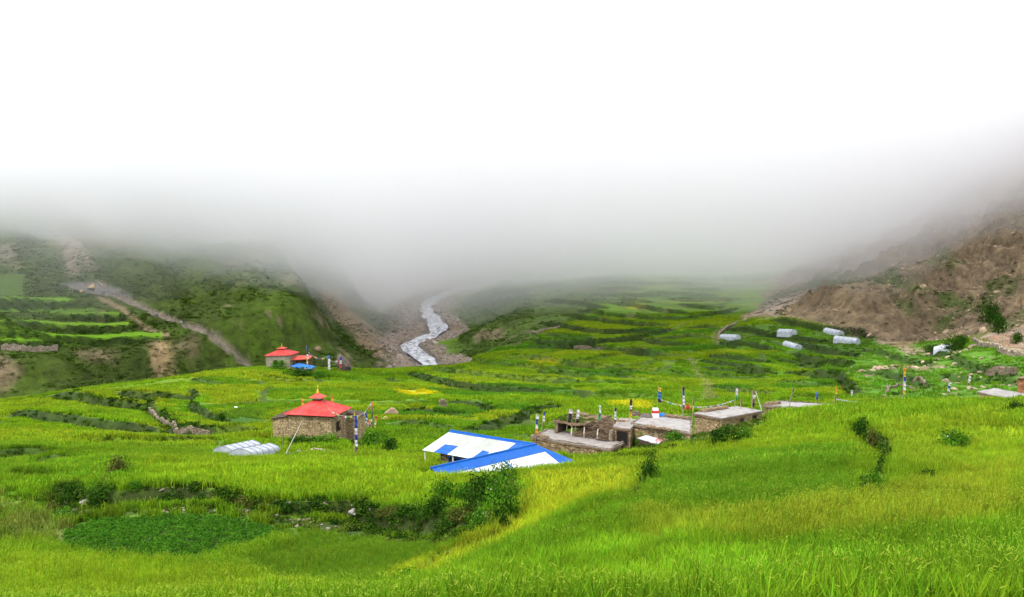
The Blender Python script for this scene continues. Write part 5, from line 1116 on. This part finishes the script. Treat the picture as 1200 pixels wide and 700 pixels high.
for i, (px, py, w_, h_, lb) in enumerate(((107, 339, 8, 5, 'largest ochre boulder lying in the grey quarry scar'), (109, 335, 5, 3.5, 'ochre boulder just behind the largest one in the quarry scar'), (119, 336, 4, 3.5, 'ochre boulder at the right side of the quarry scar'), (100, 333.5, 3, 2.5, 'small pale boulder at the back left of the quarry scar'), (95, 343, 5, 4, 'ochre boulder at the lower left rim of the quarry scar'))):
    boulder(px, py, w_, h_, lb, M_R2, 20 + i, dmin=300)
for i, (px, py, w_, h_, lb, mt) in enumerate(((276, 479, 6, 3, 'white stone lying in the field between the two temples', M_WHITEP), (100, 592, 13, 8, 'pale rounded stone under the dark shrub at the left bank', M_R3), (480, 546, 9, 5, 'squared pale stone block lying on the grass left of the blue roof', M_R3),
        (498, 583, 20, 4, 'flat tan rock on the bank left of the big leafy shrub', M_R2), (417, 602, 16, 7, 'heap of grey stones on the bank below the tall crop', M_R3), (570, 612, 22, 14, 'tan stone with dead grass below the big leafy shrub', M_R2), (450, 691, 18, 8, 'pale stone on the field edge at the bottom of the photograph', M_R3), (895, 515, 8, 5, 'tan stone beside the bush under the tall house', M_R2), (1037, 531, 12, 6, 'tan stone on the curving bank of the right hand field', M_R2), (1098, 513, 12, 5, 'reddish stone in the cut bank at the far right field', M_R4), (1155, 372, 7, 6, 'pale crag boulder beside the round tree', M_R2))):
    boulder(px, py, w_, h_, lb, mt, 40 + i)

# ---------------------------------------------------------------- shrubs and trees that stand on their own
def bush_mat(name, c, c2):
    m, nt, o = newmat(name); r = N(nt, 'ShaderNodeAttribute', attribute_name='lv'); hd = N(nt, 'ShaderNodeAttribute', attribute_name='head'); tc = N(nt, 'ShaderNodeTexCoord'); nz = N(nt, 'ShaderNodeTexNoise', i_Scale=2.0, i_Detail=3.0); nt.links.new(tc.outputs['Object'], nz.inputs['Vector'])
    mr = N(nt, 'ShaderNodeMapRange'); mr.inputs[1].default_value = .38; mr.inputs[2].default_value = .62; nt.links.new(nz.outputs[0], mr.inputs[0])
    m0 = N(nt, 'ShaderNodeMix', data_type='RGBA'); m0.inputs['A'].default_value = (*c, 1); m0.inputs['B'].default_value = (*c2, 1); nt.links.new(mr.outputs[0], m0.inputs['Factor'])
    vm = N(nt, 'ShaderNodeVectorMath', operation='SCALE'); nt.links.new(m0.outputs['Result'], vm.inputs[0]); nt.links.new(r.outputs['Fac'], vm.inputs['Scale'])
    mx = N(nt, 'ShaderNodeMix', data_type='RGBA'); mx.inputs['B'].default_value = (.5, .5, .42, 1); nt.links.new(hd.outputs['Fac'], mx.inputs['Factor']); nt.links.new(vm.outputs[0], mx.inputs['A'])
    d = N(nt, 'ShaderNodeBsdfDiffuse'); t = N(nt, 'ShaderNodeBsdfTranslucent'); ms = N(nt, 'ShaderNodeMixShader'); ms.inputs[0].default_value = .25
    nt.links.new(mx.outputs['Result'], d.inputs[0]); nt.links.new(mx.outputs['Result'], t.inputs[0]); nt.links.new(d.outputs[0], ms.inputs[1]); nt.links.new(t.outputs[0], ms.inputs[2]); nt.links.new(ms.outputs[0], o.inputs['Surface']); return m
M_B1 = bush_mat('dark_leaves', (.014, .040, .005), (.034, .085, .008)); M_B2 = bush_mat('green_leaves', (.032, .100, .007), (.065, .160, .009)); M_B3 = bush_mat('olive_leaves', (.050, .062, .014), (.09, .10, .018)); M_TRUNK = pmat('bark', (.06, .045, .03), .9, (.10, .075, .05), 5)
_bm = {}
def bush(px, py, wpx, hpx, label, mat=M_B1, kind='shrub', seed=0, leaves=900, leaf=.085, dmin=15, cat=None, grp='shrubs that stand on their own', trunk=False):
    x_, y_ = hit(px, py, dmin); z_ = float(H(x_, y_)); s = wpx / 2400 * y_; h = hpx / 1200 * y_; t = thing(kind, label, cat or kind, (x_, y_, z_), grp)
    key = (mat.name, seed % 4, leaves, leaf)
    if key not in _bm:
        me = clump_mesh('foliage', leaves, leaf, 1.0, 300 + seed % 4, .35, .02 if mat is M_B2 else 0, .3); me.materials.clear(); me.materials.append(mat); _bm[key] = me
    f = link('foliage', _bm[key]); f.parent = t; f.scale = (s * 1.45, s * 1.3, h * 1.3); keep([(x_ - s, y_ - s * .8), (x_ + s, y_ - s * .8), (x_ + s, y_ + s * .6), (x_ - s, y_ + s * .6)], .2, .9); f.rotation_euler = (0, 0, seed * 1.3); f.location = (0, 0, h * (.12 if trunk else -.03))
    mb = MB(); g = np.random.default_rng(seed)
    if trunk:
        mb.bar((0, 0, -.3), (.1, 0, h * .45), s * .10, 7, s * .05)
        for q in range(5): a = q * 1.3; mb.bar((.08, 0, h * .35), (s * .5 * math.cos(a), s * .5 * math.sin(a), h * .75), s * .05, 5, s * .015)
    else:
        for q in range(6): a = q * 1.05 + g.random(); mb.bar((0, 0, -.1), (s * .5 * math.cos(a), s * .5 * math.sin(a), h * .6), .03, 4, .01)
    tr = mb._mk('trunk' if trunk else 'stem', M_TRUNK, None, Vector((0, 0, 0))); tr.parent = t; return t
bush(560, 602, 46, 40, 'largest leafy shrub, dark green, in the hollow beside the yellow green slope', M_B1, seed=1, leaves=2200, leaf=.06)
bush(588, 606, 40, 36, 'leafy shrub leaning on the yellow green slope, right of the largest one', M_B2, seed=2, leaves=2000, leaf=.06)
bush(521, 590, 28, 24, 'round green shrub left of the largest leafy shrub', M_B2, seed=3, leaves=1300, leaf=.07)
bush(533, 616, 30, 20, 'low dark shrub below the round green one', M_B1, seed=4, leaves=1000); bush(546, 610, 34, 16, 'spreading dark undergrowth shrub under the largest shrub', M_B3, seed=5)
bush(565, 625, 26, 22, 'bright green shrub lowest in the hollow, above the field edge', M_B2, seed=6, leaves=1200); bush(500, 612, 26, 13, 'low shrub at the left end of the hollow thicket', M_B1, seed=7); bush(600, 590, 24, 26, 'brownish shrub at the top right of the hollow thicket', M_B3, seed=8)
bush(575, 590, 34, 30, 'dark tall shrub at the back of the hollow thicket', M_B1, seed=60, leaves=1600, leaf=.07); bush(545, 592, 26, 22, 'green shrub between the round green one and the largest', M_B2, seed=61, leaves=1400); bush(480, 606, 30, 12, 'low dark weed shrub on the bank left of the hollow thicket', M_B1, seed=62); bush(200, 590, 26, 12, 'dark shrub on the near bank above the left half of the potato plot', M_B1, seed=63); bush(285, 594, 24, 11, 'dark shrub on the near bank above the right end of the potato plot', M_B3, seed=64); bush(345, 600, 30, 12, 'dark green shrub on the near bank between potato plot and stone heap', M_B1, seed=65); bush(60, 603, 18, 12, 'olive shrub at the far left end of the near bank', M_B3, seed=66)
bush(590, 575, 30, 26, 'green leafy shrub on the rim of the hollow near the blue roof', M_B2, seed=70, leaves=1500, leaf=.07); bush(512, 604, 34, 18, 'wide dark shrub in the middle of the hollow thicket', M_B1, seed=71, leaves=1300); bush(580, 618, 24, 20, 'dark shrub at the foot of the yellow green slope in the hollow', M_B1, seed=72, leaves=1200); bush(455, 604, 26, 9, 'olive weed shrub on the bank right of the stone heap', M_B3, seed=73)
bush(86, 592, 25, 22, 'very dark round shrub at the left end of the near bank', M_B1, seed=9, leaves=1500, leaf=.07); bush(121, 597, 34, 22, 'broad dark shrub on the near bank beside the loose stones', M_B1, seed=10, leaves=1500, leaf=.07); bush(136, 556, 26, 17, 'sparse shrub on the field corner above the near bank', M_B3, seed=11); bush(160, 575, 16, 11, 'small green shrub on top of the near bank', M_B2, seed=12)
bush(240, 588, 22, 9, 'low dark shrub on the near bank, middle of the potato plot', M_B1, seed=13); bush(75, 610, 22, 12, 'small dark weed clump left of the potato plot', M_B2, seed=14)
bush(760, 572, 20, 32, 'dark upright shrub on the short cut bank right of the yellow green field', M_B1, seed=15, leaves=1300, leaf=.07); bush(748, 583, 10, 12, 'small brown shrub at the foot of the short cut bank', M_B3, seed=16)
bush(852, 524, 34, 22, 'dark green bush under the corner of the tall house', M_B1, seed=17, leaves=1600, leaf=.07); bush(873, 522, 22, 16, 'green bush right of the one under the tall house', M_B2, seed=18); bush(748, 522, 34, 14, 'bright green bush in front of the lean-to', M_B2, seed=19, leaves=1300); bush(790, 518, 30, 11, 'low green bush against the middle house wall', M_B2, seed=20)
bush(1022, 582, 26, 24, 'leafy green shrub at the lower end of the curving bank', M_B2, seed=21, leaves=1500, leaf=.07); bush(1010, 517, 18, 22, 'dark shrub at the upper end of the curving bank', M_B1, seed=22, leaves=1200); bush(1025, 524, 20, 16, 'olive shrub near the top of the curving bank', M_B3, seed=23); bush(1083, 563, 26, 11, 'low dark shrub lying alone in the right hand field', M_B1, seed=24); bush(1070, 569, 16, 7, 'small olive weed clump beside the low dark shrub', M_B3, seed=25); bush(1118, 530, 30, 20, 'round grassy bush with brown front at the cut bank on the right', M_B2, seed=26, leaves=1500); bush(1191, 487, 22, 14, 'dark shrub at the right edge above the crest', M_B1, seed=27); bush(1026, 492, 8, 6, 'tiny dark shrub on the crest', M_B1, seed=28)
bush(670, 630, 16, 14, 'small reddish tipped weed clump in the yellow green slope', M_B3, seed=29); bush(482, 690, 34, 18, 'green weed clump beside the pale stone at the bottom edge', M_B2, seed=30, leaves=1300); bush(418, 553, 12, 5, 'tiny weed clump by the stone enclosure', M_B2, seed=31); bush(605, 549, 26, 9, 'dark weed clump growing against the white sheets of the roof', M_B2, seed=32); bush(665, 544, 16, 11, 'green weed clump at the right tip of the blue roof', M_B2, seed=33)
for px, py, w_, h_, lb, s_ in ((408, 509, 20, 12, 'green bush against the temple annex by the flag poles', 40), (382, 520, 30, 9, 'low green bushes under the front corner of the near temple', 41), (350, 521, 34, 8, 'row of nettles along the near temple wall', 42), (440, 522, 30, 14, 'leafy bush right of the tall blue banner pole', 43), (456, 528, 22, 12, 'dark bush in the hollow right of the near temple', 44), (326, 433, 20, 9, 'bright green bush before the far temple', 45), (350, 441, 30, 8, 'hedge like bush below the blue shed', 46), (376, 443, 26, 7, 'dark bush right of the blue shed', 47), (258, 494, 10, 9, 'small bush by the white stones in the middle field', 48)):
    bush(px, py, w_, h_, lb, M_B2 if s_ % 2 else M_B1, seed=s_, leaves=1000)
for px, py, w_, h_, lb, s_ in ((1160, 379, 19, 18, 'large round dark tree on the rocky slope at the right', 50), (1170, 392, 16, 18, 'dark tree just below the large round one', 51), (1190, 404, 13, 12, 'small dark tree on the sandy ground at the right edge', 52), (1118, 411, 20, 15, 'dark tree right of the grey white shelter', 53), (1129, 404, 12, 8, 'small tree above the sandy track', 54), (1092, 415, 16, 8, 'low dark tree left of the grey white shelter', 55)):
    bush(px, py, w_, h_, lb, M_B1, 'tree', s_, 1600, .07, 150, 'tree', 'dark trees under the right hand cliff', True)
hh_ = hit(1178, 360, 200)

# ---------------------------------------------------------------- mass growth
tufts_near = [tuft_mesh('barley_tuft', 26, .24, .62, .020, .30, 1), tuft_mesh('barley_tuft', 26, .24, .66, .020, .42, 2), tuft_mesh('barley_tuft', 26, .24, .55, .020, .08, 3), tuft_mesh('barley_tuft', 26, .26, .50, .024, 0, 4)]
tufts_mid = [tuft_mesh('barley_tuft', 34, .42, .60, .042, .35, 5), tuft_mesh('barley_tuft', 34, .42, .62, .042, .10, 6), tuft_mesh('barley_tuft', 34, .42, .52, .046, 0, 7)]
tufts_far = [tuft_mesh('barley_tuft', 46, .85, .50, .11, .12, 8), tuft_mesh('barley_tuft', 46, .85, .46, .12, 0, 9)]
clumps = [clump_mesh('leaf_clump', 110, .15, .85, s, .3, .015) for s in (21, 22, 23)]; clumps_far = [clump_mesh('leaf_clump', 60, .22, .7, s, .35) for s in (31, 32)]
potato_clump = [clump_mesh('potato_plant', 70, .20, .7, s, .3, .01) for s in (41, 42)]
POT = potato > .5
def crops(name, protos, n, y0, y1, sc_lo, sc_hi, slack=1.4):
    x, y = fan_points(n, y0, y1, slack); k = sample(KEEP, x, y) + sample(potato, x, y) * 2; wl = sample(WIL, x, y)
    ok = (k < .3) & (rng.random(len(x)) > wl * 1.5) & (sample(BUND, x, y) < .4) & (sample(gr, x, y) < .3) & (sample(MT, x, y) < .3) & (sample(HL, x, y) < .3); x, y = x[ok], y[ok]; n = len(x)
    c = sample(COL, x, y) * 1.36 * rng.uniform(.85, 1.25, (n, 1)) * (1 + .25 * fbm(x, y, 4, 2, 7))[:, None]; c[:, 0] *= rng.uniform(.85, 1.25, n)
    pat = fbm(x, y, 14, 3, 17) + rng.normal(0, .25, n); idx = np.clip(((pat + .6) / 1.2 * len(protos)).astype(int), 0, len(protos) - 1)
    s = rng.uniform(sc_lo, sc_hi, n) * (1 - .5 * sample(SHORT, x, y)) * (1 + .4 * fbm(x, y, 6, 3, 19)); z = H(x, y)
    scatter(name, protos, np.c_[x, y], z - .02, np.c_[s, s, s * rng.uniform(.8, 1.15, n)], rng.random(n) * 6.283, c, idx)
crops('barley', tufts_near, 58000, 14, 62, .8, 1.2); crops('barley', tufts_mid, 54000, 60, 118, .8, 1.2); crops('barley', tufts_far, 132000, 112, 440, .7, 1.15)
def weeds(name, protos, x, y, size, tint, zoff=-.08, flat=1.0):
    n = len(x); s = size; scatter(name, protos, np.c_[x, y], H(x, y) + zoff, np.c_[s * rng.uniform(.8, 1.3, n), s * rng.uniform(.8, 1.3, n), s * flat * rng.uniform(.7, 1.2, n)], rng.random(n) * 6.283, tint, rng.integers(0, len(protos), n))
def tints(n, a, b, v=.25): t = rng.random((n, 1)); return (np.array(a) * t + np.array(b) * (1 - t)) * rng.uniform(1 - v, 1 + v, (n, 1))
# weeds along every field bank
bp = np.array(bankpts); nr_ = bp[:, 1] < 125
k_ = sample(KEEP, bp[:, 0], bp[:, 1]) < .5; bp = bp[k_]; nr_ = nr_[k_]
for m_, pr in ((nr_, clumps), (~nr_, clumps_far)):
    q = bp[m_]; weeds('bank_weeds', pr, q[:, 0], q[:, 1], q[:, 2] * rng.uniform(.5, 1.15, len(q)), tints(len(q), (.010, .030, .004), (.042, .090, .008)), -.12, .85)
# turf on the store roof
qx = rng.random(260); qy = rng.random(260); tp_ = np.array([lerp2(lerp2(F[0], F[1], a * .62 - .02), lerp2(F[3], F[2], a * .66 - .02), b) for a, b in zip(qx, qy)])
scatter('roof_turf', clumps, tp_, np.full(260, za + 1.5), np.tile([.30, .30, .20], (260, 1)) * rng.uniform(.6, 1.2, (260, 1)), rng.random(260) * 6.28, tints(260, (.04, .09, .009), (.08, .12, .015)), rng.integers(0, 3, 260))
# potato plot
x = rng.uniform(-40, 5, 34000); y = rng.uniform(40, 90, 34000); ok = (sample(potato, x, y) > .55); x, y = x[ok], y[ok]; row = np.round(y / .8) * .8 + rng.normal(0, .09, len(y)); ok = (rng.random(len(x)) > .15) & (fbm(x, row, 3, 3, 73) > -.62)
weeds('potato_plants', potato_clump, x[ok], row[ok], rng.uniform(.20, .34, ok.sum()), tints(ok.sum(), (.026, .090, .008), (.055, .150, .010), .3), -.03)
# rough ground near the camera
x, y = fan_points(26000, 45, 140, 1.15); ok = (sample(WIL, x, y) > .25) & (sample(KEEP, x, y) < .3) & (rng.random(len(x)) < .8) & (sample(potato, x, y) < .3); x, y = x[ok], y[ok]
weeds('wild_herbs', clumps, x, y, rng.uniform(.2, .55, len(x)), tints(len(x), (.022, .055, .006), (.085, .120, .014), .35), -.05)
# green slope under the cliff and the pastures beyond the fields
x, y = fan_points(60000, 130, 620, 1.1); wv = sample(WIL, x, y) * (1 - sample(np.clip(HL, 0, 1), x, y)); ok = (wv > .3) & (sample(gr, x, y) < .35) & (sample(MT, x, y) < .3) & (fbm(x, y, 13, 3, 23) + .25 > rng.random(len(x)) * .8 - .1) & (sample(KEEP, x, y) < .3)
x, y = x[ok], y[ok]; weeds('wild_herbs', clumps_far, x, y, rng.uniform(.3, .85, len(x)) * (1 + (rng.random(len(x)) < .05) * .9), tints(len(x), (.030, .075, .009), (.060, .120, .011), .3), -.1, .7)
# scrub on the left hill and on the green shoulders of the mountain
x = rng.uniform(-300, 10, 90000); y = rng.uniform(250, 620, 90000); ok = (np.abs(x) < .56 * y) & (sample(SCR, x, y) > .4) & (fbm(x, y, 16, 4, 27) > rng.random(len(x)) * .7 - .45) & (sample(hb, x, y) < .4)
x, y = x[ok], y[ok]; c = sample(COL, x, y); weeds('hill_scrub', clumps_far, x, y, rng.uniform(.45, 1.25, len(x)) * (1 + (rng.random(len(x)) < .06)), c * .5 + tints(len(x), (.012, .030, .004), (.034, .070, .007), .35), -.15, .65)
x = rng.uniform(60, 330, 60000); y = rng.uniform(250, 620, 60000); g2 = sample(gm2, x, y); ok = (np.abs(x) < .56 * y) & (sample(MT, x, y) > .5) & (rng.random(len(x)) < g2 * .5 + .03)
x, y = x[ok], y[ok]; weeds('mountain_scrub', clumps_far, x, y, rng.uniform(.4, 1.3, len(x)), tints(len(x), (.028, .042, .010), (.045, .065, .012), .3), -.15, .65)
# loose rock on the mountain, in the gorge and along the near bank
rocks = [rock_mesh('loose_rock', s, 2, .75) for s in (1, 2, 3, 4)]
def stone_mat():
    m, nt, o = newmat('loose_rock'); b = N(nt, 'ShaderNodeBsdfPrincipled', i_Roughness=.9); a = N(nt, 'ShaderNodeAttribute', attribute_name='tint', attribute_type='INSTANCER'); nz = N(nt, 'ShaderNodeTexNoise', i_Scale=1.5, i_Detail=4.0); tc = N(nt, 'ShaderNodeTexCoord'); nt.links.new(tc.outputs['Object'], nz.inputs['Vector'])
    mr = N(nt, 'ShaderNodeMapRange'); mr.inputs[1].default_value = .3; mr.inputs[2].default_value = .7; mr.inputs[3].default_value = .65; mr.inputs[4].default_value = 1.25; nt.links.new(nz.outputs[0], mr.inputs[0])
    vm = N(nt, 'ShaderNodeVectorMath', operation='SCALE'); nt.links.new(a.outputs['Vector'], vm.inputs[0]); nt.links.new(mr.outputs[0], vm.inputs['Scale']); nt.links.new(vm.outputs[0], b.inputs['Base Color']); nt.links.new(b.outputs[0], o.inputs['Surface']); return m
M_LR = stone_mat()
for r_ in rocks: r_.materials.append(M_LR)
def strew(name, x, y, s, tint, zo=0.1): n = len(x); scatter(name, rocks, np.c_[x, y], H(x, y) + s * zo, np.c_[s * rng.uniform(.7, 1.3, n), s * rng.uniform(.7, 1.3, n), s * rng.uniform(.6, 1.1, n)], rng.random(n) * 6.283, tint, rng.integers(0, 4, n), tilt=.35)
x = rng.uniform(60, 330, 80000); y = rng.uniform(240, 600, 80000); ok = (np.abs(x) < .56 * y) & (sample(ROCK, x, y) > .35) & (rng.random(len(x)) < .30); x, y = x[ok], y[ok]; s = .20 + rng.pareto(3.4, len(x)) * .30; s = np.minimum(s, 1.5)
strew('rockfall', x, y, s, tints(len(x), (.16, .11, .065), (.33, .24, .145), .3))
x = rng.uniform(-110, 30, 60000); y = rng.uniform(330, 800, 60000); dr_ = np.abs(sample(RIVD, x, y)); ok = (dr_ > 3.2) & (sample(gr, x, y) > .4) & (rng.random(len(x)) < .5); x, y = x[ok], y[ok]; strew('river_stones', x, y, np.minimum(.25 + rng.pareto(3, len(x)) * .4, 2), tints(len(x), (.14, .11, .09), (.34, .28, .24), .3))
x = rng.uniform(-60, -6, 900); y = rng.uniform(66, 82, 900); ok = (sample(WIL, x, y) > .55) & (fbm(x, y, 5, 2, 33) > -.05); x, y = x[ok], y[ok]; strew('bank_stones', x, y, rng.uniform(.08, .24, len(x)), tints(len(x), (.11, .085, .055), (.22, .18, .13), .25), .2)
x, y = fan_points(5000, 140, 300, 1.1); ok = (sample(rough_r, x, y) > .4) & (fbm(x, y, 8, 4, 88) > .1); x, y = x[ok], y[ok]; strew('field_stones', x, y, rng.uniform(.2, .8, len(x)), tints(len(x), (.18, .13, .08), (.34, .26, .18), .25))
x = rng.uniform(-170, -80, 6000); y = rng.uniform(290, 420, 6000); ok = (sample(rv, x, y) > .4) | (sample(quarry, x, y) > .5); x, y = x[ok], y[ok]; strew('gully_stones', x, y, np.minimum(.2 + rng.pareto(3, len(x)) * .3, 1.4), tints(len(x), (.12, .11, .10), (.25, .22, .20), .2))
